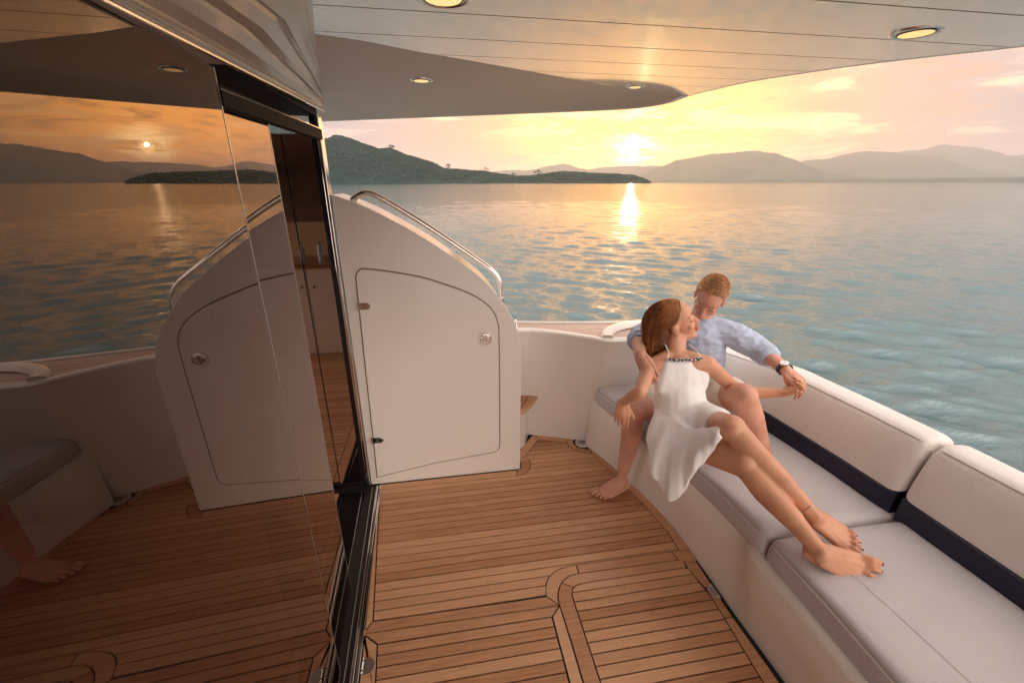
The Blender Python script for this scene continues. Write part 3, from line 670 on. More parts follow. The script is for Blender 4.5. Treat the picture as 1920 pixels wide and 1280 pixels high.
# aft fairing: curved surface from the crease down to the lip
lip = [(-2.6, 4.3, 2.10), (-1.2, 3.85, 2.10), (-.60, 3.36, 2.10), (-.1, 3.22, 2.10), (.47, 3.00, 2.10), (.85, 2.84, 2.10), (1.17, 2.66, 2.10), (1.30, 2.54, 2.115), (1.397, 2.478, 2.1445)]
lip = [(-2.6, 3.9, 2.075), (-1.2, 3.45, 2.075), (-.70, 3.26, 2.075), (-.06, 3.02, 2.08), (.44, 2.80, 2.080), (.80, 2.64, 2.08), (1.10, 2.52, 2.085), (1.27, 2.46, 2.105), (1.397, 2.478, 2.1445)]
crl = [(-2.6, 1.2), (-1.2, 1.25), (-.35, 1.38), (-.005, 1.592), (.397, 1.871), (.68, 2.074), (.95, 2.235), (1.15, 2.345), (1.397, 2.477)]
n = 60; rows = 12; v = []; f = []
L1 = spline(lip, 10); C1 = spline([(a, b, CZ(b)) for a, b in crl], 10); n = len(L1)
for j in range(rows + 1):
    t = j / rows
    for a, b_ in zip(C1, L1):
        p = a.lerp(b_, t); p.z += (math.sin(t * math.pi) * .012) + .0
        p.z += .0; v.append(p)
for j in range(rows):
    for i in range(n - 1): f.append((j * n + i, j * n + i + 1, (j + 1) * n + i + 1, (j + 1) * n + i))
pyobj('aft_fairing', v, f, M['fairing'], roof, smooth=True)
bm = bmesh.new(); tube(bm, [p + Vector((0, .008, .010)) for p in L1], .014, 10); obj('edge_moulding', bm, M['gelcoat'], roof, smooth=True)
bm = bmesh.new(); sp = [Vector((a, b, CZ(b))) for a, b in side]; tube(bm, [p + Vector((.012, 0, .011)) for p in sp], .013, 10); obj('edge_moulding', bm, M['gelcoat'], roof, smooth=True)
# upper deck slab above
bm = bmesh.new(); up = [(-3.0, -1.6)] + [(-3.0, 3.9)] + [(p.x, p.y) for p in L1[::4]] + side
prism(bm, inset(up, .03), .055, .16, fn=lambda p, h: (p[0], p[1], max(CZ(p[1]), 2.07) + h)); obj('roof_slab', bm, M['gelcoat'], roof)
# longitudinal fascia over the glass, stepped mouldings
prof = [(0, 0), (.0, .07), (.03, .13), (.10, .16), (.24, .26), (.34, .40), (.36, .47), (.40, .475), (.43, .42), (.52, .46), (.64, .60), (.66, .68), (.70, .69), (.73, .64), (.82, .72), (.93, .86), (.95, .95), (1.0, 1.0)]
ys = [-1.6, -.8, 0, .4, .8, 1.09, 1.25, 1.406, 1.6, 1.774, 2.0, 2.15, 2.22, 2.25]
v = []; f = []
for y in ys:
    xb = GX(y) + .012; zb = 1.928 + .049 * (y - .78)
    xt = interp(y, [-1.6, -.4, .5, 1.089, 1.406, 1.774, 2.25], [-.50 + .15, -.30, -.25, -.223, -.293, -.363, -.470]); zt = CZ(y) - .002
    if y > 1.45: zt = min(zt, CZ(1.5) + (y - 1.5) * .03)
    for a, b_ in prof: v.append((lerp(xb, xt, a), y, lerp(zb, zt, b_)))
    v.append((-.75, y, zt)); v.append((-.75, y, zb))
n = len(prof) + 2
for j in range(len(ys) - 1):
    for i in range(n): f.append((j * n + i, j * n + (i + 1) % n, (j + 1) * n + (i + 1) % n, (j + 1) * n + i))
f.append(tuple(range(len(v) - n, len(v)))); f.append(tuple(range(n))[::-1])
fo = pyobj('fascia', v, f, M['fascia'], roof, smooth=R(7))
bm = bmesh.new(); tube(bm, [(GX(y) + .014, y, 1.926 + .049 * (y - .78)) for y in (-1.6, 0, 1.0, 2.25)], .0045, 8); obj('drip_edge', bm, M['steel'], roof)
# downlights
def downlight(x, y, zc, r, label):
    t = thing('ceiling_light', label, 'ceiling light', (x, y, zc), 'round recessed lights in the overhang')
    bm = bmesh.new(); ring(bm, x, y, zc - .001, r, .0045, 'z', 32); obj('bezel', bm, M['steel'], t, smooth=True)
    bm = bmesh.new(); prism(bm, [(x + math.cos(a) * r * .72, y + math.sin(a) * r * .72) for a in np.linspace(0, 6.2832, 28, False)], zc - .005, zc + .01); obj('lens', bm, M['lamp'], t)
    bm = bmesh.new(); prism(bm, [(x + math.cos(a) * r * .97, y + math.sin(a) * r * .97) for a in np.linspace(0, 6.2832, 28, False)], zc - .003, zc + .011); obj('reflector', bm, M['brushed'], t)
    bm = bmesh.new()
    ring(bm, x, y, zc - .004, r * .75, .002, 'z', 32); obj('inner_ring', bm, M['black'], t, smooth=True)
downlight(1.158, 1.041, CZ(1.041), .048, 'lit round ceiling light nearest the camera on the right')
downlight(.034, 1.01, CZ(1.01), .050, 'lit round ceiling light cut by the top edge of the picture')

# ================================================================== TRANSOM WALL, SIDE DECK, STEP
wall = thing('cockpit_wall', 'cream moulded wall of the cockpit aft between cabinet and sofa', 'wall', (.75, 2.5, 0))
wl = [(.30, 2.66), (.517, 2.60), (.587, 2.579), (.75, 2.52), (.906, 2.455), (1.00, 2.41), (1.30, 2.38), (1.78, 2.36)]
wlt = [(.30, 2.60), (.517, 2.575), (.587, 2.555), (.75, 2.47), (.906, 2.36), (1.00, 2.30), (1.30, 2.30), (1.78, 2.30)]
W1 = spline([(a, b, 0) for a, b in wl], 6); W2 = spline([(a, b, .80) for a, b in wlt], 6)
v = []; f = []; n = len(W1)
zs = [0, .05, .25, .5, .75, .79, .80]
for k, zz in enumerate(zs):
    for a, b_ in zip(W1, W2):
        p = a.lerp(b_, zz / .8); p.z = zz
        if k == 6: p.y += .012
        v.append(tuple(p))
for a, b_ in zip(W1, W2): v.append((b_.x + .005, b_.y + .045, .802))
for a, b_ in zip(W1, W2): v.append((b_.x + .005, b_.y + .047, .70))
m_ = len(zs) + 2
for k in range(m_ - 1):
    for i in range(n - 1): f.append((k * n + i, k * n + i + 1, (k + 1) * n + i + 1, (k + 1) * n + i))
pyobj('wall_panel', v, f, M['gelcoat'], wall, smooth=R(40))
cap_ = [(.30, 2.652), (.517, 2.622), (.587, 2.602), (.75, 2.517), (.906, 2.407), (1.00, 2.347), (1.78, 2.347), (1.86, 2.56), (1.6, 2.60), (1.2, 2.60), (.8, 2.66), (.517, 2.715), (.30, 2.74)]
yy = 2.34
while yy < 2.75:
    q = clip(cap_, 1, yy, yy + .045)
    if q: board(q, 'cap_plank', wall, M['teak_cap'], .800, .0015)
    yy += .045
bm = bmesh.new(); prism(bm, inset(cap_, -.03), .70, .790); o = obj('coaming', bm, M['gelcoat'], wall); bev(o, .01, 3)
bm = bmesh.new(); tube(bm, [(.30, 2.752, .803), (.517, 2.727, .803), (.8, 2.672, .803), (1.2, 2.612, .803), (1.6, 2.612, .803), (1.86, 2.57, .803)], .012, 8); obj('rub_rail', bm, M['gelcoat'], wall, smooth=True)
# curved white fairlead moulding on the coaming
path = spline([(.985, 2.345, .803), (1.02, 2.43, .812), (1.12, 2.50, .818), (1.26, 2.535, .820), (1.42, 2.54, .818), (1.6, 2.50, .812)], 8)
v = []; f = []
for i, p in enumerate(path):
    a = path[max(0, i - 1)]; b_ = path[min(len(path) - 1, i + 1)]; t = (b_ - a).normalized(); nn = Vector((-t.y, t.x, 0))
    for q, h in ((-.040, -.012), (-.036, .010), (-.02, .018), (.01, .018), (.028, .010), (.034, -.012)): v.append(p + nn * q + Vector((0, 0, h)))
for i in range(len(path) - 1):
    for k in range(5): f.append((i * 6 + k, i * 6 + k + 1, i * 6 + k + 7, i * 6 + k + 6))
f.append(tuple(range(6)))
pyobj('coaming_moulding', v, f, M['gelcoat'], wall, smooth=True)
bm = bmesh.new(); tube(bm, spline([(.46, 2.64, .80), (.455, 2.60, .86), (.45, 2.55, .865), (.452, 2.52, .82)], 6), .008, 8); obj('cleat_rail', bm, M['steel'], wall, smooth=True)
step = thing('boarding_step', 'small teak step on the white ledge right of the cabinet', 'step', (.46, 2.5, 0))
bm = bmesh.new(); prism(bm, [(.10, 2.46), (.44, 2.40), (.50, 2.455), (.560, 2.60), (.10, 2.64)], 0, .298); o = obj('riser', bm, M['gelcoat'], step); bev(o, .006, 2)
stp = [(.30, 2.42), (.43, 2.350), (.49, 2.385), (.545, 2.45), (.595, 2.535), (.625, 2.59), (.30, 2.66)]
stin = [(.30, 2.47), (.43, 2.410), (.465, 2.43), (.505, 2.49), (.540, 2.565), (.30, 2.61)]
bm = bmesh.new(); prism(bm, stp, .299, .318); o = obj('step_edge', bm, M['teak'], step); bev(o, .006, 3)
yy = 2.40
bm = bmesh.new(); prism(bm, inset(stin, -.003), .317, .3195); obj('caulk_line', bm, M['caulk'], step)
while yy < 2.61:
    q = clip(stin, 1, yy, yy + .042)
    if q: board(q, 'plank', step, M['teak'], .3225, .0018)
    yy += .042
# the hull outboard of the cockpit
bm = bmesh.new()
hp_ = [(1.86, -1.6), (1.98, -1.6), (1.98, 1.4), (1.93, 2.2), (1.86, 2.60), (1.2, 2.70), (-2.6, 2.95), (-2.6, 2.72), (1.1, 2.60), (1.78, 2.52), (1.84, 1.4)]
prism(bm, hp_, -1.3, .66); o = obj('hull', bm, M['gelcoat']); tag(o, 'white outer hull side and transom of the yacht rising from the water', 'hull')
bm = bmesh.new(); box(bm, -3.0, 1.9, -1.6, 2.65, -.35, -.06); obj('hull_floor', bm, M['gelcoat'], o)

# ================================================================== SOFA
sofa = thing('sofa', 'long cream cockpit sofa with navy band along the starboard side', 'sofa', (1.4, 1.2, 0))
# front line of seat
fy = [-1.5, 0, .30, .558, .778, 1.045, 1.329, 1.612, 1.871, 2.10, 2.25, 2.39]
fx = [1.05, 1.09, 1.11, 1.126, 1.137, 1.141, 1.130, 1.092, 1.040, .990, .955, .925]
def FX(y): return interp(y, fy, fx)
by = [-1.5, 0, .839, 1.114, 1.357, 1.594, 1.80, 1.972, 2.163, 2.344, 2.46]
bx_ = [1.10, 1.13, 1.150, 1.140, 1.138, 1.135, 1.100, 1.055, 1.005, .935, .905]
def BX(y): return interp(y, by, bx_)
def KX(y): return interp(y, [-1.5, .66, 1.07, 1.33, 1.725, 2.05, 2.38], [1.68, 1.697, 1.693, 1.680, 1.645, 1.59, 1.50])   # seat meets back
# base moulding
ysb = list(np.linspace(-1.5, 2.40, 60)); v = []; f = []
for y in ysb:
    x0 = BX(y); x1 = FX(y) - .035 if y < 1.08 else FX(y) + .012
    zt = .372 if y < 1.08 else .365
    pts = [(x0, -.01), (x0 - .003, .02), (lerp(x0, x1, .5), .18), (x1 - .002, zt - .02), (x1 + .010, zt - .003), (x1 + .03, zt), (1.75, zt)]
    for x, zz in pts: v.append((x, y, zz))
n = 7
for j in range(len(ysb) - 1):
    for i in range(n - 1): f.append((j * n + i, j * n + i + 1, (j + 1) * n + i + 1, (j + 1) * n + i))
base = pyobj('base', v, f, M['gelcoat'], sofa, smooth=True)
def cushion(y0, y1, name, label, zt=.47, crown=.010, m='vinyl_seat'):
    N = 44; v = []; f = []
    yc = np.concatenate([[0, .004, .012, .026, .045], np.linspace(.07, (y1 - y0) - .07, N), [(y1 - y0) - .045, (y1 - y0) - .026, (y1 - y0) - .012, (y1 - y0) - .004, (y1 - y0)]])
    drop = {0: .034, 1: .022, 2: .011, 3: .004, 4: .001}
    sec = [(.010, -.112), (.002, -.106), (-.002, -.09), (.0, -.05), (.004, -.026), (.010, -.012), (.020, -.004), (.034, .0), (.07, .0035), (.14, .006), (.25, .008), (.35, .008), (.45, .006), (.55, .002)]
    for i, dy in enumerate(yc):
        k = min(i, len(yc) - 1 - i); dr = drop.get(k, 0.0); y = y0 + dy; ins = dr * .6
        K = KX(y); F_ = FX(y); W_ = K - F_ + .05
        for a, (sx, sz) in enumerate(sec):
            x = F_ + sx * (1 if sx < .1 else W_ / .55)
            if sx >= .1: x = F_ + .1 + (sx - .1) / .45 * (W_ - .1)
            zz = zt + sz - (dr if sz > -.03 else 0)
            if a < 6: x += ins
            wv = .0022 * math.sin(y * 9 + 1) * (sx / .55) + .0016 * noise.noise(Vector((x * 5, y * 4, 2)))
            if sz > -.03:
                for hx_, hy_, rx_, dp_ in ((1.13, 1.66, .16, .024), (1.42, 1.95, .17, .024), (1.25, .90, .07, .007), (1.38, 1.45, .07, .008)):
                    zz -= dp_ * math.exp(-((x - hx_) ** 2 + (y - hy_) ** 2) / (rx_ * rx_))
            v.append((x, y, zz + (wv if sz > -.02 else 0)))
    n = len(sec)
    for j in range(len(yc) - 1):
        for i in range(n - 1): f.append((j * n + i, j * n + i + 1, (j + 1) * n + i + 1, (j + 1) * n + i))
    f.append(tuple(range(n))); f.append(tuple(range((len(yc) - 1) * n, len(yc) * n))[::-1])
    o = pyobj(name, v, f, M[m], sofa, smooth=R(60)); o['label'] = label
    # piping and stitch seam along the front edge
    for off, dz, mm, r in ((.0035, -.0265, 'vinyl', .0022), (.0072, -.0165, 'stitch', .0007)):
        bm = bmesh.new(); tube(bm, [(FX(y) + off - (.0), y, zt + dz + .0) for y in np.linspace(y0 + .03, y1 - .03, 60)], r, 6); obj('seam', bm, M[mm], o)
    return o
cushion(1.066, 2.36, 'seat_cushion', 'far seat cushion the couple sit on')
cushion(-1.5, 1.058, 'seat_cushion', 'near seat cushion with a join seam', zt=.472)
bm = bmesh.new(); tube(bm, [(x, y, .4805 + dz) for x, y, dz in ((1.29, 1.03, 0.0), (1.30, .6, 0), (1.30, 0, 0), (1.28, -1.4, 0))], .0008, 6); obj('seam', bm, M['vinyl'], sofa)
def back(y0, y1, label):
    N = 40; v = []; f = []; nv = []; nf = []
    yc = np.concatenate([[0, .004, .012, .025, .04], np.linspace(.06, (y1 - y0) - .06, N), [(y1 - y0) - .04, (y1 - y0) - .025, (y1 - y0) - .012, (y1 - y0) - .004, (y1 - y0)]])
    drop = {0: .030, 1: .018, 2: .009, 3: .003, 4: .0}
    hs = [(.025, .560), (.012, .562), (.014, .572), (.030, .63), (.050, .70), (.066, .757), (.074, .775), (.084, .787), (.100, .795), (.14, .799), (.18, .795), (.205, .782), (.215, .76), (.22, .60)]
    for i, dy in enumerate(yc):
        k = min(i, len(yc) - 1 - i); d = drop.get(k, 0.0); y = y0 + dy; K = KX(y)
        fall = max(0, (y - 1.75)) * .10
        for a, (sx, zz) in enumerate(hs):
            bul = .010 * math.sin((zz - .56) / .24 * math.pi) if a < 8 else 0
            x = K + sx - bul + d * (1 if a < 9 else -.6)
            v.append((x, y, zz - (d if a > 5 else -d * .5 if a < 3 else 0) - fall * (zz - .45) / .35))
    n = len(hs)
    for j in range(len(yc) - 1):
        for i in range(n - 1): f.append((j * n + i, j * n + i + 1, (j + 1) * n + i + 1, (j + 1) * n + i))
    f.append(tuple(range(n))); f.append(tuple(range((len(yc) - 1) * n, len(yc) * n))[::-1])
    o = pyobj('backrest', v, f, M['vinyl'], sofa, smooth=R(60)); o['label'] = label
    ys_ = np.linspace(y0 + .006, y1 - .006, 40)
    for j, y in enumerate(ys_):
        K = KX(y); e = .012 if j in (0, 39) else (.003 if j in (1, 38) else 0)
        for sx, zz in ((.00 + e, .455), (-.004 + e, .50), (.004 + e, .556), (.02 + e, .564), (.15, .564), (.15, .455)): nv.append((K + sx, y, zz))
    for j in range(39):
        for i in range(6): nf.append((j * 6 + i, j * 6 + (i + 1) % 6, (j + 1) * 6 + (i + 1) % 6, (j + 1) * 6 + i))
    nf.append(tuple(range(6))); nf.append(tuple(range(39 * 6, 40 * 6))[::-1])
    nb = pyobj('navy_band', nv, nf, M['navy'], o, smooth=R(40))
    bm = bmesh.new(); tube(bm, [(KX(y) + .0735, y, .7805 - max(0, (y - 1.75)) * .092) for y in np.linspace(y0 + .02, y1 - .02, 50)], .0014, 6); obj('seam', bm, M['stitch'], o)
back(1.083, 2.32, 'far backrest cushion behind the couple')
back(-1.5, 1.072, 'near backrest cushion running toward the camera')

# ================================================================== PEOPLE
def basis(d, ref):
    d = Vector(d).normalized(); s = Vector(ref) - d * Vector(ref).dot(d)
    if s.length < 1e-6: s = d.orthogonal()
    s.normalize(); return s, d.cross(s)
class Blob:
    """collects closed tapered capsules and ellipsoids, then fuses them into one skin"""
    def __init__(b): b.v = []; b.f = []
    def cap(b, p0, p1, r0, r1, flat=1.0, ref=(0, 0, 1), seg=18):
        """flat = thickness ratio along ref"""
        p0 = Vector(p0); p1 = Vector(p1); d = p1 - p0
        if d.length < 1e-5: d = Vector((0, 0, 1e-4))
        s, u = basis(d, ref); dn = d.normalized(); L = d.length
        rings = []
        for k in range(5): a = (k + .35) / 5 * math.pi / 2; rings.append((-math.cos(a) * r0 * .999, math.sin(a) * r0))
        for k in range(1, 6): t = k / 6; rings.append((L * t, lerp(r0, r1, t)))
        for k in range(5): a = (4.65 - k) / 5 * math.pi / 2; rings.append((L + math.cos(a) * r1, math.sin(a) * r1))
        i0 = len(b.v)
        for h, r in rings:
            for q in range(seg):
                a = 2 * math.pi * q / seg
                b.v.append(p0 + dn * h + s * math.cos(a) * r * flat + u * math.sin(a) * r)
        n = len(rings)
        for j in range(n - 1):
            for q in range(seg): b.f.append((i0 + j * seg + q, i0 + j * seg + (q + 1) % seg, i0 + (j + 1) * seg + (q + 1) % seg, i0 + (j + 1) * seg + q))
        b.f.append(tuple(range(i0, i0 + seg))[::-1]); b.f.append(tuple(range(i0 + (n - 1) * seg, i0 + n * seg)))
        return b
    def chain(b, pts, rs, flat=1.0, ref=(0, 0, 1), sub=1):
        for i in range(len(pts) - 1): b.cap(pts[i], pts[i + 1], rs[i], rs[i + 1], flat, ref)
        return b
    def ell(b, c, rad, X=(1, 0, 0), Y=(0, 1, 0), Z=(0, 0, 1), n=14, mseg=20):
        c = Vector(c); X, Y, Z = Vector(X), Vector(Y), Vector(Z); i0 = len(b.v)
        for j in range(n):
            th = math.pi * (j + .5) / n
            for q in range(mseg):
                ph = 2 * math.pi * q / mseg
                b.v.append(c + X * rad[0] * math.sin(th) * math.cos(ph) + Y * rad[1] * math.sin(th) * math.sin(ph) + Z * rad[2] * math.cos(th))
        for j in range(n - 1):
            for q in range(mseg): b.f.append((i0 + j * mseg + q, i0 + (j + 1) * mseg + q, i0 + (j + 1) * mseg + (q + 1) % mseg, i0 + j * mseg + (q + 1) % mseg))
        b.f.append(tuple(range(i0, i0 + mseg))); b.f.append(tuple(range(i0 + (n - 1) * mseg, i0 + n * mseg))[::-1])
        return b
    def fuse(b, name, m, parent, vox=.005, smooth=8, keep=(), wr=None, disp=None):
        bm = bmesh.new(); vs = [bm.verts.new(p) for p in b.v]
        for f in b.f: bm.faces.new([vs[i] for i in f])
        bmesh.ops.recalc_face_normals(bm, faces=bm.faces[:])
        me = bpy.data.meshes.new('tmp'); bm.to_mesh(me); bm.free()
        o = bpy.data.objects.new('tmp', me); C.objects.link(o)
        r = o.modifiers.new('r', 'REMESH'); r.mode = 'VOXEL'; r.voxel_size = vox; r.use_smooth_shade = True
        dg = bpy.context.evaluated_depsgraph_get(); dg.update()
        me2 = bpy.data.meshes.new_from_object(o.evaluated_get(dg)); bpy.data.objects.remove(o)
        n = len(me2.vertices); co_ = np.empty(n * 3, np.float32); me2.vertices.foreach_get('co', co_); co_ = co_.reshape(-1, 3).astype(np.float64)
        ed = np.empty(len(me2.edges) * 2, np.int32); me2.edges.foreach_get('vertices', ed); ed = ed.reshape(-1, 2)
        deg = np.bincount(ed.ravel(), minlength=n).astype(float); deg[deg == 0] = 1
        wgt = np.full(n, .5)
        for c_, rad, kk in keep:
            dd = np.linalg.norm(co_ - np.array(c_), axis=1); wgt = np.where(dd < rad, np.minimum(wgt, lerp_np(kk, .5, np.clip((dd - rad * .7) / (rad * .3), 0, 1))), wgt)
        for _ in range(smooth):
            s = np.zeros_like(co_)
            for k in range(3):
                s[:, k] = np.bincount(ed[:, 0], co_[ed[:, 1], k], n) + np.bincount(ed[:, 1], co_[ed[:, 0], k], n)
            co_ = co_ + (s / deg[:, None] - co_) * wgt[:, None]
        me2.vertices.foreach_set('co', co_.astype(np.float32).ravel()); me2.update()
        if disp:
            nr = np.empty(n * 3, np.float32); me2.vertices.foreach_get('normal', nr); nr = nr.reshape(-1, 3)
            dv = np.array([disp(Vector(p)) for p in co_]); co_ += nr * dv[:, None]
            me2.vertices.foreach_set('co', co_.astype(np.float32).ravel()); me2.update()
        me2.name = name
        return link(name, me2, m, parent, smooth=True)
def lerp_np(a, b, t): return a + (b - a) * t

def fingers_hand(b, wrist, d, backn, thumbside, s=1.0, curl=((10, 20, 10),) * 4, spread=4, thumb=(35, 20, 15), wr=.024, thumb_in=0.4):
    """d: towards fingers, backn: normal out of the back of the hand, thumbside: lateral axis to the thumb"""
    d = Vector(d).normalized(); nb = Vector(backn); nb = (nb - d * nb.dot(d)).normalized(); t = Vector(thumbside); t = (t - d * t.dot(d) - nb * t.dot(nb)).normalized()
    w_ = Vector(wrist)
    tips = []
    offs = (.030, .010, -.011, -.030); lens = ((.042, .025, .020), (.046, .029, .021), (.042, .027, .020), (.033, .020, .018)); ra = (.0092, .0095, .009, .0080)
    palm = (.086, .088, .083, .075)
    for k in range(4):
        root = w_ + d * palm[k] * s + t * offs[k] * s + nb * (-.004 if k in (0, 3) else 0) * s
        b.cap(w_ + t * offs[k] * .55 * s, root, .0165 * s, .0125 * s, .8, nb)
        p = root; ang_ = 0; fd = (d + t * math.tan(R(spread)) * (1.5 - k) * .8).normalized()
        for q in range(3):
            ang_ += curl[k][q]
            dir_ = fd * math.cos(R(ang_)) - nb * math.sin(R(ang_)); p2 = p + dir_ * lens[k][q] * s
            b.cap(p, p2, ra[k] * s * (1 - .08 * q), ra[k] * s * (.92 - .08 * q), 1, nb, 12); p = p2
        tips.append((p, dir_))
    b.cap(w_ - d * .01 * s, w_ + d * .05 * s, wr * s, .024 * s, .68, nb)
    b.cap(w_ + d * .02 * s, w_ + d * .07 * s, .024 * s, .028 * s, .55, nb)
    # thumb from the side of the palm
    p = w_ + d * .018 * s + t * .018 * s - nb * .006 * s; dirt = (d * math.cos(R(thumb[0])) + t * math.sin(R(thumb[0])) - nb * thumb_in).normalized()
    for L, r0, r1, cu in ((.042, .0155, .0115, 0), (.032, .011, .0098, thumb[1]), (.026, .0098, .0082, thumb[2])):
        dirt = (dirt * math.cos(R(cu)) + (-nb * .4 + d * .6).normalized() * math.sin(R(cu))).normalized()
        p2 = p + dirt * L * s; b.cap(p, p2, r0 * s, r1 * s, 1, nb, 12); p = p2
    tips.append((p, dirt))
    return tips
def foot(b, ankle, d, up, big, s=1.0, toes_curl=0.12):
    """ankle joint centre, d: heel to toe, up: out of the instep, big: side of the big toe"""
    a = Vector(ankle); d = Vector(d).normalized(); u = Vector(up); u = (u - d * u.dot(d)).normalized(); g = Vector(big); g = (g - d * g.dot(d) - u * g.dot(u)).normalized()
    heel = a - d * .024 * s - u * .046 * s
    b.cap(a + u * .004 * s, heel, .030 * s, .027 * s)
    b.ell(a + g * .024 * s - u * .004 * s, (.010 * s,) * 3, g, d, u); b.ell(a - g * .024 * s - u * .008 * s, (.010 * s,) * 3, g, d, u)
    tips = []
    ball = [(.033, .135), (.010, .142), (-.011, .136), (-.030, .124), (-.047, .108)]
    tl = [.058, .057, .052, .046, .040]; tr = [.0150, .0092, .0086, .0083, .0083]
    for k in range(5):
        gx, dx = ball[k]; bp = a + d * dx * s + g * gx * s - u * (.066 - (0.0 if k else -.002)) * s
        b.cap(a + d * .010 * s + g * gx * .45 * s - u * .012 * s, bp, .027 * s, .0160 * s, .85, u)
        b.cap(heel + g * gx * .3 * s, bp - u * .004 * s, .026 * s, .015 * s, .8, u)
        mid = bp + (d * tl[k] * .55 + u * (.004 + toes_curl * .04) + g * gx * .12) * s; tip = mid + (d * tl[k] * .45 - u * (.005 + toes_curl * .05)) * s
        b.cap(bp, mid, tr[k] * 1.08 * s, tr[k] * .98 * s, 1, u, 12); b.cap(mid, tip, tr[k] * .98 * s, tr[k] * .92 * s, 1, u, 12)
        tips.append((tip, (tip - mid).normalized(), u, tr[k] * s))
    return tips
def head(b, c, f, u, s=1.0, female=False, neck=None, nr=.05):
    f = Vector(f).normalized(); u = Vector(u); u = (u - f * u.dot(f)).normalized(); x = f.cross(u)    # x: to the figure's right
    c = Vector(c)
    P = lambda a, y_, z_: c + x * a * s + f * y_ * s + u * z_ * s
    E_l = lambda p, r: b.ell(P(*p), tuple(q * s for q in r), x, f, u)
    E_l((0, -.018, .035), (.073, .093, .084)); E_l((0, .018, .030), (.064, .074, .072)); E_l((0, .030, -.020), (.056, .060, .064))
    jw = .040 if female else .049
    E_l((0, .034, -.066), (jw, .048, .040)); E_l((0, .070, -.092), (.017 if female else .022, .017, .016))
    for q in (-1, 1):
        b.cap(P(q * .050, -.005, -.045), P(q * .012, .068, -.092), .017 * s, .014 * s)
        E_l((q * .038, .060, -.024), (.019, .018, .019)); E_l((q * .031, .074, .003), (.015, .011, .009))
        b.ell(P(q * .073, -.004, -.006), (.007 * s, .017 * s, .029 * s), x, (f * .95 + u * .2).normalized(), u); b.ell(P(q * .079, -.010, .004), (.005 * s, .014 * s, .020 * s), x, f, u)
        b.ell(P(q * .011, .094, -.036), (.008 * s, .010 * s, .007 * s), x, f, u)
    b.cap(P(-.040, .070, .024), P(.040, .070, .024), .010 * s, .010 * s)
    k = 1.0 if female else 1.12
    b.cap(P(0, .082, .016), P(0, .082 + (.019 if female else .028), -.028), .007 * s, .0100 * s * k)
    b.ell(P(0, .092, -.058), (.021 * s, .009 * s, .006 * s), x, f, u); b.ell(P(0, .089, -.069), (.018 * s, .009 * s, .007 * s), x, f, u)
    if neck is not None:
        b.cap(P(0, -.022, -.050), neck, nr * s, nr * 1.05); b.cap(P(0, .010, -.070), Vector(neck) + f * .01, nr * .8 * s, nr * .9)
    return P, x, f, u
def small(name, m, parent, items, vox=None):
    """little solid made of capsules/ellipsoids without remeshing"""
    b = Blob()
    for it in items:
        if it[0] == 'c': b.cap(*it[1:])
        else: b.ell(*it[1:])
    return pyobj(name, b.v, b.f, m, parent, smooth=True)
V = Vector

# ---------------- the man
man = thing('person', 'man in a pale blue rolled-sleeve shirt and cream shorts embracing the woman', 'person', (1.35, 2.0, .47), 'couple resting on the cockpit sofa')
hd = V((1.394, 1.996, 1.122)); f_m = V((-.60, -.60, -.46)); u_m = V((-.06, -.42, .86))
mb = Blob()
Pm, xm, fm, um = head(mb, hd, f_m, u_m, .98, False, neck=V((1.375, 2.01, 1.02)), nr=.055)
shR, shL = V((1.206, 2.105, .955)), V((1.515, 1.905, .940))
nk = V((1.372, 2.025, .985))
elR, wrR = V((1.010, 1.990, .930)), V((.898, 1.728, .945)); elL, wrL = V((1.625, 1.835, .880)), V((1.592, 1.612, .862))
mb.cap(nk, (1.36, 2.0, .90), .075, .12, .8, (-.4, -.9, 0)); mb.cap((1.36, 2.0, .88), (1.42, 2.0, .62), .125, .125, .8, (-.4, -.9, 0)); mb.cap(shR, shL, .055, .055)
mb.cap(shR, elR, .046, .040); mb.cap(shL, elL, .046, .040)
mb.cap(elR, elR.lerp(wrR, .4), .040, .036); mb.cap(elR.lerp(wrR, .4), wrR, .036, .026)
mb.cap(elL, elL.lerp(wrL, .4), .040, .037); mb.cap(elL.lerp(wrL, .4), wrL, .037, .026)
hipR, hipL = V((1.30, 2.02, .575)), V((1.50, 1.93, .58)); knR = V((.955, 1.835, .575)); anR = V((.972, 1.915, .085)); knL = V((1.335, 1.545, .780)); anL = V((1.430, 1.475, .535))
mb.cap(hipR, hipL, .10, .10); mb.cap(hipR, knR, .088, .062); mb.cap(hipL, knL, .090, .062)
mb.cap(knR, V((.975, 1.875, .38)), .056, .055); mb.cap(V((.975, 1.875, .38)), anR + V((0, 0, .05)), .054, .033); mb.ell(knR + V((-.015, -.03, .0)), (.05, .04, .05))
mb.cap(V((.985, 1.895, .42)), V((.98, 1.905, .28)), .045, .036)
mb.cap(knL, knL.lerp(anL, .4), .058, .056); mb.cap(knL.lerp(anL, .4), anL, .056, .036); mb.ell(knL + V((-.01, -.03, .01)), (.048, .045, .045))
tipsF = foot(mb, anR, (-.98, -.16, -.02), (0, 0, 1), (-.1, .95, 0), .93)
tipsF2 = foot(mb, anL, (-.35, -.93, 0), (0, 0, 1), (-.9, .3, 0), .90)
# his right hand rests on her shoulder, fingers pointing down and forward
thR = fingers_hand(mb, wrR, (.22, -.62, -.62), (-.45, -.62, .45), (.80, .10, .45), .90, ((14, 22, 12), (16, 24, 14), (18, 26, 14), (22, 26, 14)), 2, (30, 8, 8))
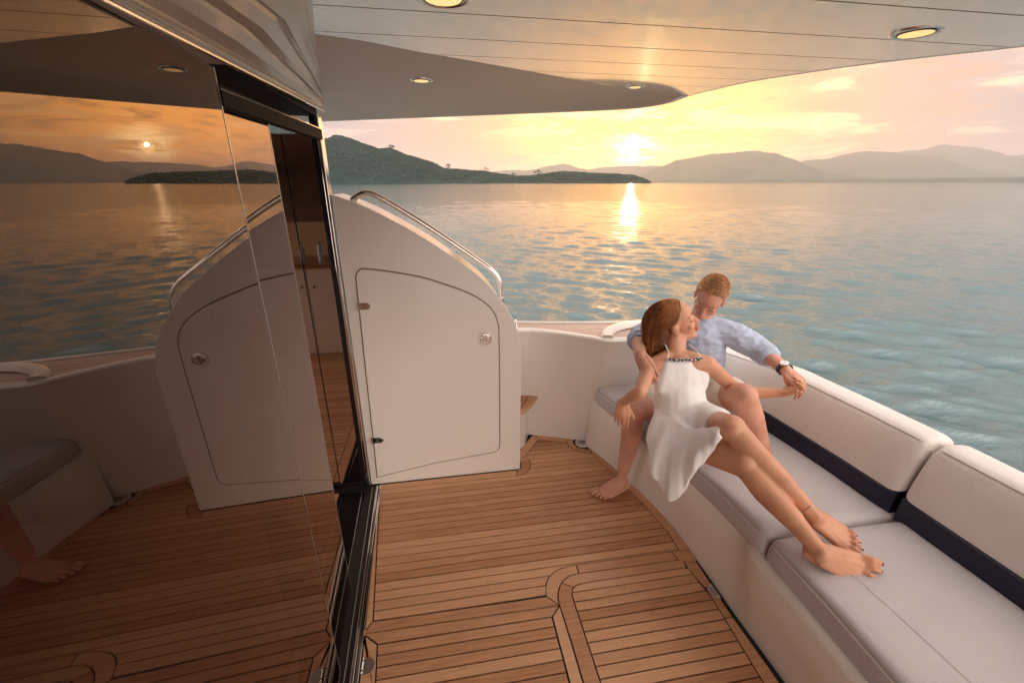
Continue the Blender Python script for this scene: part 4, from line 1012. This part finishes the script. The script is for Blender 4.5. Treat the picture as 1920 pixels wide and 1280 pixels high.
# his left hand over hers on the cushion top
thL = fingers_hand(mb, wrL, (.16, -.88, -.36), (-.28, -.25, .92), (-.95, .0, -.2), .92, ((38, 42, 22), (40, 44, 22), (42, 44, 24), (44, 44, 24)), 5, (25, 22, 18))
handc = [(wrR + V((0, -.07, -.05)), .14, .06), (wrL + V((0, -.08, -.04)), .13, .06), (anR + V((-.12, 0, -.05)), .11, .10), (hd + fm * .06, .11, .12)]
body_m = mb.fuse('body', M['skin_m'], man, .0034, 11, handc)
[small('eyebrow', M['brow_m'], man, [('c', Pm(q * .014, .0885, .027), Pm(q * .042, .082, .028), .0030, .0022)]) for q in (-1, 1)]
[small('eyelashes', M['lash'], man, [('c', Pm(q * .019, .0845, -.003), Pm(q * .043, .078, -.004), .0019, .0015)]) for q in (-1, 1)]
small('lips', M['lip_m'], man, [('e', Pm(0, .093, -.0635), (.017, .005, .004), xm, fm, um)])
def hair_shell(P, x, f, u, s, m, parent, back_cut=.0, grow=1.06, female=False):
    """scalp cap plus strands on the cranium"""
    v = []; fc = []; n = 18; q = 30
    return
def short_hair():
    v = []; fc = []
    rr = random.Random(3); cnt = 0
    def surf(az, el_, g=1.0):
        return (math.sin(az) * math.cos(el_) * .0745 * g, math.cos(az) * math.cos(el_) * .095 * g - .016, math.sin(el_) * .087 * g + .034)
    def hairline(az):   # minimum elevation of hair by azimuth (0 = face)
        a = abs(math.degrees(az)); return math.radians(interp(a, [0, 25, 50, 70, 80, 95, 115, 140, 180], [38, 38, 30, 5, -12, 8, -25, -38, -42]))
    b = Blob(); i0 = 0; na, ne = 48, 18; vv = []; ff = []
    for i in range(na):
        az = -math.pi + 2 * math.pi * i / na; h0 = hairline(az)
        for j in range(ne):
            e = h0 + (math.pi / 2 - h0) * j / (ne - 1); k = 1.015 + .055 * min(1, j / 3)
            vv.append(Pm(*surf(az, e, k)))
    for i in range(na):
        for j in range(ne - 1): ff.append((i * ne + j, ((i + 1) % na) * ne + j, ((i + 1) % na) * ne + j + 1, i * ne + j + 1))
    for k in range(4200):
        az = rr.uniform(-math.pi, math.pi); h0 = hairline(az); e = h0 + (math.pi / 2 - h0) * (rr.random() ** .8)
        p = V(Pm(*surf(az, e, 1.02))); c = V(Pm(0, -.016, .034)); nrm_ = (p - c).normalized()
        comb = (fm * .55 + um * .15 - xm * .25) if e > .5 else (-um * .7 - fm * .25)
        d = (nrm_ * .75 + comb * .8 + V((rr.gauss(0, .18), rr.gauss(0, .18), rr.gauss(0, .18)))).normalized()
        L = rr.uniform(.014, .026) if e > .3 else rr.uniform(.006, .012)
        sd = d.cross(nrm_).normalized() * .0009 if d.cross(nrm_).length > 1e-3 else xm * .0009
        mid = p + d * L * .5 + nrm_ * .002; tip = p + (d + comb * .5).normalized() * L
        i0 = len(vv); vv += [p - sd, p + sd, mid + sd * .8, mid - sd * .8, tip]; ff += [(i0, i0 + 1, i0 + 2, i0 + 3), (i0 + 3, i0 + 2, i0 + 4)]
    pyobj('hair', vv, ff, M['hair_m'], man, smooth=False)
short_hair()
def wr_(amp, sc, seed=0, dirv=None):
    def d(p):
        q = p * sc + V((seed, seed * 1.7, 0))
        a = noise.noise(q) ; b_ = noise.noise(q * 2.3 + V((5, 5, 5)))
        return amp * (1 - abs(a) * 2.4) * .8 + amp * .35 * b_
    return d
# shirt
sb = Blob()
sb.cap(nk + V((0, 0, -.01)), (1.362, 2.0, .885), .080, .142, .80, (-.4, -.9, 0)); sb.cap((1.36, 1.995, .885), (1.405, 2.0, .64), .145, .140, .82, (-.4, -.9, 0)); sb.cap((1.40, 2.0, .68), (1.39, 1.99, .57), .14, .15, .8, (-.4, -.9, 0))
sb.cap(shR + V((0, 0, -.005)), shL, .068, .070, .95); sb.cap(nk, shR, .066, .062); sb.cap(nk, shL, .066, .064)
sb.cap(shR, shR.lerp(elR, .9), .066, .060); sb.cap(shR.lerp(elR, .8), elR.lerp(wrR, .22), .060, .055)
sb.cap(shL, shL.lerp(elL, .9), .070, .064); sb.cap(shL.lerp(elL, .8), elL.lerp(wrL, .30), .063, .056)
def shirt_folds(p):
    q = V((p.x * 12, p.y * 12, p.z * 26)); a = noise.noise(q); b_ = noise.noise(V((p.x * 34 + 3, p.y * 30, p.z * 60)))
    return .0075 * (.5 - abs(a) * 2.0) + .0022 * b_
shirt = sb.fuse('shirt', M['shirt'], man, .0045, 7, disp=shirt_folds)
for a, b_, r in ((elR, wrR, .056), (elL, wrL, .057)):
    c0 = a.lerp(b_, .22 if a is elR else .30); dd = (b_ - a).normalized(); s_, u_ = basis(dd, (0, 0, 1)); bm = bmesh.new()
    tube(bm, [c0 + dd * q for q in (-.028, -.026, -.002, .004, .004, -.01)], [r * .96, r * 1.04, r * 1.02, r * .98, r * .80, r * .78], 22, cap=False); obj('cuff', bm, M['shirt'], man, smooth=True)
# collar and placket
cpts = []
for k in range(17):
    a = math.radians(-150 + 300 * k / 16); cpts.append(V((1.372, 2.012, 1.030)) + (xm * math.sin(a) * .066 + V((.42, .62, .1)).normalized() * (-math.cos(a)) * -.060))
v = []; f = []
cc = V((1.372, 2.015, 1.02)); fwd = V((-.45, -.88, 0)).normalized(); rgt = V((.88, -.45, 0)).normalized()
for k in range(21):
    a = math.radians(-155 + 310 * k / 20)
    dirc = -fwd * math.cos(a) + rgt * math.sin(a)
    open_ = abs(a) / math.radians(155)
    lo = cc + dirc * .076 + V((0, 0, -.030 - .035 * open_)); hi = cc + dirc * .066 + V((0, 0, .018 - .03 * open_)); ou = cc + dirc * .090 + V((0, 0, -.028 - .050 * open_))
    v += [lo, hi, hi + dirc * .006, ou]
for k in range(20):
    for q in range(3): f.append((k * 4 + q, k * 4 + q + 1, k * 4 + q + 5, k * 4 + q + 4))
co2 = pyobj('collar', v, f, M['shirt'], man, smooth=True); sm = co2.modifiers.new('s', 'SOLIDIFY'); sm.thickness = .004
small('placket', M['shirt_d'], man, [('c', cc + fwd * .082 + rgt * .006 + V((0, 0, -.05)), cc + fwd * .112 + rgt * .004 + V((0, 0, -.11)), .006, .005, .4, tuple(fwd))])
for q in range(2):
    p = cc + fwd * (.104 + .014 * q) + rgt * .012 + V((0, 0, -.075 - .045 * q)); small('button', M['gelcoat'], man, [('e', p, (.004, .004, .004))])
# chest pocket
pc = cc + fwd * .150 + rgt * .070 + V((0, 0, -.155)); v = []
for j in range(5):
    for i in range(5): v.append(pc + rgt * (-.028 + .014 * i) + V((0, 0, .026 - .014 * j)) + fwd * (-.004 * abs(i - 2)))
f = [(j * 5 + i, j * 5 + i + 1, j * 5 + i + 6, j * 5 + i + 5) for j in range(4) for i in range(4)]
# shorts
hb = Blob(); hb.cap(hipR, hipL, .118, .118); hb.cap(hipR, hipR.lerp(knR, .62), .108, .092); hb.cap(hipL, hipL.lerp(knL, .50), .110, .098); hb.cap((1.40, 1.99, .6), (1.40, 1.99, .66), .13, .13, .85, (-.4, -.9, 0))
hb.fuse('shorts', M['shorts'], man, .006, 5, disp=wr_(.004, 14, 9))
for (p, dd, uu, r_) in tipsF: small('toenail', M['nail_n'], man, [('e', p + uu * r_ * .55, (.0045, .0055, .002))])
# the watch on his wrist
wt = thing('wristwatch', 'wristwatch with black strap and white dial on his outstretched wrist', 'watch', tuple(wrL + V((0, 0, .03))))
wd = (wrL - elL).normalized(); wc = elL.lerp(wrL, .93); s_, u_ = basis(wd, (-.28, -.30, .92)); n_ = s_
bm = bmesh.new()
pts = [wc + (s_ * math.cos(a) * .0265 + u_ * math.sin(a) * .0335) for a in np.linspace(0, 2 * math.pi, 26, False)]
ringv = []
for p in pts:
    o_ = (p - wc).normalized(); ringv.append([bm.verts.new(p + wd * q + o_ * h) for q, h in ((-.010, 0), (-.010, .003), (.010, .003), (.010, 0))])
for k in range(26):
    A, B_ = ringv[k], ringv[(k + 1) % 26]
    for q in range(4): bm.faces.new((A[q], A[(q + 1) % 4], B_[(q + 1) % 4], B_[q]))
obj('strap', bm, M['strap'], wt)
wcase = wc + s_ * .033; bm = bmesh.new(); tube(bm, [wcase - s_ * .004, wcase + s_ * .003, wcase + s_ * .004], [.0190, .0190, .0170], 24); obj('case', bm, M['steel'], wt, smooth=R(40))
bm = bmesh.new(); tube(bm, [wcase + s_ * .0040, wcase + s_ * .0052], [.0160, .0155], 24); dl = obj('dial', bm, M['dial'], wt)
small('hand', M['black'], dl, [('c', wcase + s_ * .0055, wcase + s_ * .0055 + wd * .010, .0006, .0005), ('c', wcase + s_ * .0055, wcase + s_ * .0055 + u_ * .007, .0007, .0005)])

# ---------------- the woman
wom = thing('person', 'woman with long brown hair in a white halter dress reclining barefoot on the sofa', 'person', (1.12, 1.6, .47), 'couple resting on the cockpit sofa')
hw = V((1.100, 1.815, 1.062)); f_w = V((.86, -.34, .40)); u_w = V((-.50, .04, .86))
wb = Blob()
Pw, xw, fw, uw = head(wb, hw, f_w, u_w, 1.01, True, neck=V((1.085, 1.745, .945)), nr=.042)
wn = V((1.083, 1.742, .925)); wsR, wsL = V((.940, 1.705, .888)), V((1.205, 1.655, .905))
weR, wwR = V((.800, 1.610, .800)), V((.800, 1.700, .705))
weR, wwR = V((.845, 1.590, .822)), V((.808, 1.668, .735))
weL, wwL = V((1.405, 1.660, .735)), V((1.545, 1.560, .775))
wb.cap(wn, V((1.08, 1.70, .86)), .045, .085, .7, (-.2, -.8, .5)); wb.cap(wsR, wsL, .040, .040)
wb.cap(V((1.085, 1.69, .85)), V((1.10, 1.665, .70)), .098, .088, .75, (-.2, -.8, .5)); wb.cap(V((1.10, 1.665, .70)), V((1.13, 1.67, .58)), .088, .10, .8, (-.2, -.8, .5))
wb.cap(wn, wsR, .040, .038); wb.cap(wn, wsL, .040, .038)
wb.cap(wsR, weR, .037, .030); wb.cap(weR, weR.lerp(wwR, .35), .031, .031); wb.cap(weR.lerp(wwR, .35), wwR, .030, .020)
wb.cap(wsL, weL, .038, .031); wb.cap(weL, weL.lerp(wwL, .35), .032, .031); wb.cap(weL.lerp(wwL, .35), wwL, .030, .020)
whR, whL = V((1.06, 1.655, .565)), V((1.20, 1.685, .575)); wkR, waR = V((1.145, 1.240, .655)), V((1.205, .905, .535)); wkL, waL = V((1.130, 1.335, .765)), V((1.278, 1.015, .575))
wb.cap(whR, whL, .10, .10); wb.cap(whR, wkR, .092, .056); wb.cap(whL, wkL, .092, .055)
wb.ell(wkR + V((-.008, -.008, .010)), (.046, .050, .042)); wb.ell(wkL + V((-.008, -.008, .008)), (.046, .050, .042))
for k_, a_ in ((wkR, waR), (wkL, waL)):
    back_ = V((.30, .25, -.9)); calf = k_.lerp(a_, .32) + V((.004, .004, -.014))
    wb.cap(k_, calf, .050, .050); wb.cap(calf, k_.lerp(a_, .66), .050, .038); wb.cap(k_.lerp(a_, .60), a_, .037, .0255); wb.cap(k_, a_, .038, .024)
ftR = foot(wb, waR, (.80, -.56, -.08), (-.62, -.50, .62), (.50, .80, .2), .92, .3)
ftL = foot(wb, waL, (.52, -.80, -.20), (-.45, -.40, .8), (-.8, -.5, -.2), .79, .3)
twR = fingers_hand(wb, wwR, (-.02, -.10, -.99), (-.35, -.90, .1), (.92, -.30, 0), .86, ((12, 14, 8), (14, 16, 8), (16, 18, 10), (20, 20, 10)), 4, (32, 8, 6), .020, .1)
twL = fingers_hand(wb, wwL, (.50, -.55, .50), (.62, -.10, -.75), (-.55, -.75, .35), .84, ((40, 55, 30), (42, 55, 30), (44, 55, 30), (46, 55, 30)), 6, (35, 10, 8), .020)
handw = [(wwR + V((0, -.01, -.08)), .12, .05), (wwL + V((.02, -.03, .03)), .11, .06), (waR + V((.10, -.07, -.05)), .13, .07), (waL + V((.03, -.08, -.05)), .11, .08), (hw + fw * .06, .11, .10)]
body_w = wb.fuse('body', M['skin_w'], wom, .0032, 14, handw)
[small('eyebrow', M['lash'], wom, [('c', Pw(q * .013, .0905, .030), Pw(q * .042, .0825, .033), .0018, .0014)]) for q in (-1, 1)]
[small('eyelashes', M['lash'], wom, [('c', Pw(q * .020, .0860, -.003), Pw(q * .042, .0795, -.003), .0014, .0015)]) for q in (-1, 1)]
small('lips', M['lip'], wom, [('e', Pw(0, .0965, -.0575), (.0155, .0055, .0042), xw, fw, uw), ('e', Pw(0, .0925, -.0680), (.0145, .0060, .0050), xw, fw, uw)])
small('earring', M['bead_s'], wom, [('e', Pw(.079, -.004, -.036), (.003, .003, .004))])
for tips_ in (ftR, ftL):
    for (p, dd, uu, r_) in tips_: small('toenail', M['nail'], wom, [('e', p + uu * r_ * .50 + dd * r_ * .35, (r_ * .66, r_ * .66, r_ * .52))])
bm = bmesh.new(); ac = wkL.lerp(waL, .90); dd = (waL - wkL).normalized(); s_, u_ = basis(dd, (0, 0, 1))
tube(bm, [ac + s_ * math.cos(a) * .0295 + u_ * math.sin(a) * .0285 for a in np.linspace(0, 6.2832, 28, False)], .0014, 6, closed=True); obj('anklet', bm, M['bead_s'], wom)
# long hair
def long_hair():
    rr = random.Random(11); vv = []; ff = []
    def surf(az, el_, g=1.0): return (math.sin(az) * math.cos(el_) * .0745 * g, math.cos(az) * math.cos(el_) * .095 * g - .016, math.sin(el_) * .087 * g + .034)
    def hl(az):
        a = abs(math.degrees(az)); return math.radians(interp(a, [0, 25, 50, 68, 80, 95, 115, 180], [46, 42, 27, 6, -6, -2, -22, -40]))
    na, ne = 48, 16
    for i in range(na):
        az = -math.pi + 2 * math.pi * i / na; h0 = hl(az)
        for j in range(ne):
            e = h0 + (math.pi / 2 - h0) * j / (ne - 1); vv.append(Pw(*surf(az, e, 1.03 + .045 * min(1, j / 3))))
    for i in range(na):
        for j in range(ne - 1): ff.append((i * ne + j, ((i + 1) % na) * ne + j, ((i + 1) % na) * ne + j + 1, i * ne + j + 1))
    back_c = Pw(.03, -.085, .02)
    endA, endB = V((.950, 1.835, .905)), V((1.065, 1.785, .905))
    for k in range(3600):
        az = rr.uniform(-math.pi, math.pi); h0 = hl(az); e = h0 + (math.pi / 2 - h0) * rr.random() ** 1.3
        p0 = V(Pw(*surf(az, e, 1.055))); c = V(Pw(0, -.016, .034)); nn = (p0 - c).normalized()
        t = rr.random(); q = rr.random()
        end = endA.lerp(endB, t) + V((rr.gauss(0, .014), rr.gauss(0, .022), rr.gauss(0, .014) - .025 * rr.random()))
        sidef = .5 + .5 * math.sin(az)
        p1 = p0 + nn * .012 - fw * .055 + uw * .010
        # keep outside of the skull, sweeping over the back and the near side
        p2 = V(Pw(.03 + .050 * (1 - t), -.120 + .060 * t, -.020 - .03 * t)) + V((rr.gauss(0, .010), rr.gauss(0, .012), rr.gauss(0, .012)))
        p3 = end
        segs = 10; w0 = .0012; prev = None; ring_ = []
        for i in range(segs + 1):
            s = i / segs; pt = p0 * (1 - s) ** 3 + p1 * 3 * s * (1 - s) ** 2 + p2 * 3 * s * s * (1 - s) + p3 * s ** 3
            # push out of the skull
            loc = pt - c; lx_, ly_, lz_ = loc.dot(xw) / .072, loc.dot(fw) / .092, loc.dot(uw) / .084
            rad = math.sqrt(lx_ * lx_ + ly_ * ly_ + lz_ * lz_)
            if rad < 1.08: pt = c + loc * (1.08 + rr.random() * .04) / max(rad, .3)
            ring_.append(pt)
        sdv = V((rr.gauss(0, 1), rr.gauss(0, 1), rr.gauss(0, 1))).normalized()
        for i in range(segs):
            a, b_ = ring_[i], ring_[i + 1]; d = (b_ - a)
            sd = d.cross(sdv); sd = sd.normalized() * w0 if sd.length > 1e-6 else sdv * w0
            if i == 0: i0 = len(vv); vv += [a - sd, a + sd]
            sd *= (1 - .5 * (i + 1) / segs); vv += [b_ - sd, b_ + sd]; ff.append((i0 + 2 * i, i0 + 2 * i + 1, i0 + 2 * i + 3, i0 + 2 * i + 2))
    pyobj('hair', vv, ff, M['hair_w'], wom, smooth=False)
    hbk = Blob()
    hbk.cap(Pw(.0, -.045, .03), Pw(.035, -.085, -.055), .076, .050, .9, tuple(fw)); hbk.cap(Pw(.035, -.082, -.055), endA.lerp(endB, .45) + V((0, .01, .012)), .050, .036, .8, tuple(xw)); 
    hbk.fuse('hair_mass', M['hair_dk'], wom, .005, 6, disp=wr_(.004, 30, 4))
long_hair()
# dress
db = Blob(); ax = (-.2, -.8, .5)
for q, (xa, xb) in enumerate(((1.012, 1.000), (1.158, 1.170))):
    db.cap(V((xa, 1.672, .912)), V((xb - (.02 if q == 0 else -.02), 1.668, .850)), .016, .040, .8, ax)
db.cap(V((1.008, 1.666, .921)), V((1.162, 1.658, .921)), .014, .014); db.cap(V((1.020, 1.676, .895)), V((1.150, 1.668, .895)), .028, .028)
for zz, ya, xa_, xb_ in ((.905, 1.664, 1.008, 1.162), (.888, 1.656, 1.002, 1.168), (.870, 1.648, .994, 1.176), (.850, 1.642, .985, 1.185), (.830, 1.642, .980, 1.190), (.80, 1.645, .980, 1.190)):
    db.cap(V((xa_, ya + .006, zz)), V(((xa_ + xb_) / 2, ya - .006, zz)), .026, .030); db.cap(V(((xa_ + xb_) / 2, ya - .006, zz)), V((xb_, ya + .002, zz)), .030, .026)
for q in (-1, 1): db.ell(V((1.084 + q * .042, 1.654 + (.0 if q < 0 else -.010), .822)), (.046, .042, .056))
db.cap(V((1.088, 1.684, .785)), V((1.098, 1.660, .72)), .114, .118, .80, ax); db.cap(V((1.098, 1.660, .72)), V((1.105, 1.640, .62)), .118, .134, .85, ax)
db.cap(V((1.09, 1.64, .62)), whR.lerp(wkR, .36), .118, .104, .9); db.cap(V((1.15, 1.65, .62)), whL.lerp(wkL, .62), .118, .086)
db.cap(whR.lerp(wkR, .15) + V((0, 0, .03)), whL.lerp(wkL, .55), .10, .09); db.cap(V((1.05, 1.60, .58)), V((1.02, 1.50, .575)), .095, .065)
# cloth hanging over the seat edge, fused with the dress
topc = spline([(1.02, 1.68, .72), (1.02, 1.60, .70), (1.03, 1.50, .68), (1.07, 1.42, .71), (1.10, 1.36, .765)], 18)
botc = spline([(.935, 1.62, .55), (.905, 1.50, .46), (.940, 1.37, .40), (1.000, 1.335, .565), (1.075, 1.310, .745)], 18)
for i, (a, b_) in enumerate(zip(topc, botc)):
    prev = None
    for j in range(9):
        t = j / 8; p = a.lerp(b_, t) + V((-1, -.5, .1)).normalized() * (.030 * math.sin(t * math.pi) + .012 * t * math.sin(i * .36 + 1.2 * t) + .005 * t * math.sin(i * .9 + 2))
        if prev is not None: db.cap(prev, p, .0095, .0085, 1, (0, 0, 1), 8)
        prev = p
def folds(p):
    q = V((p.x * 26 - p.y * 8, p.y * 9, p.z * 5)); return .0026 * noise.noise(q) + .0016 * noise.noise(V((p.x * 40, p.y * 30, p.z * 16)))
dress = db.fuse('dress', M['dress'], wom, .005, 20, disp=folds)
# beaded neckline and straps
nl = [V((1.005, 1.668, .935)), V((1.045, 1.650, .938)), V((1.085, 1.643, .939)), V((1.125, 1.642, .939)), V((1.160, 1.648, .936))]
def onto(p, d_):   # slide a point along d_ until it touches the dress or body
    return p
nls = spline(nl, 7)
for i, p in enumerate(nls):
    small('bead', M['bead'] if i % 3 else M['bead_s'], wom, [('e', p + V((0, random.uniform(-.003, .003), random.uniform(-.004, .004))), (.0055, .0045, .0055))])
for a, b_ in (((1.005, 1.668, .935), (1.02, 1.73, .985)), ((1.160, 1.648, .936), (1.135, 1.72, .985))):
    bm = bmesh.new(); tube(bm, [V(a), V(a).lerp(V(b_), .5) + V((0, -.02, .008)), V(b_)], .003, 8); obj('strap', bm, M['dress'], wom)

# second pair of ceiling lights sits in the aft fairing: find its surface and mount them there
def fair_z(x, y):
    dg = bpy.context.evaluated_depsgraph_get(); dg.update()
    hit, loc, nn, idx, ob, mt = S.ray_cast(dg, V((x, y, 1.9)), V((0, 0, 1)))
    return loc.z if hit else CZ(y)
for x, y, r, lab in ((-.034, 2.02, .042, 'lit round ceiling light in the beige fairing above the cabinet'), (.95, 2.17, .040, 'lit round ceiling light near the pointed corner of the overhang')):
    downlight(x, y, fair_z(x, y), r, lab)
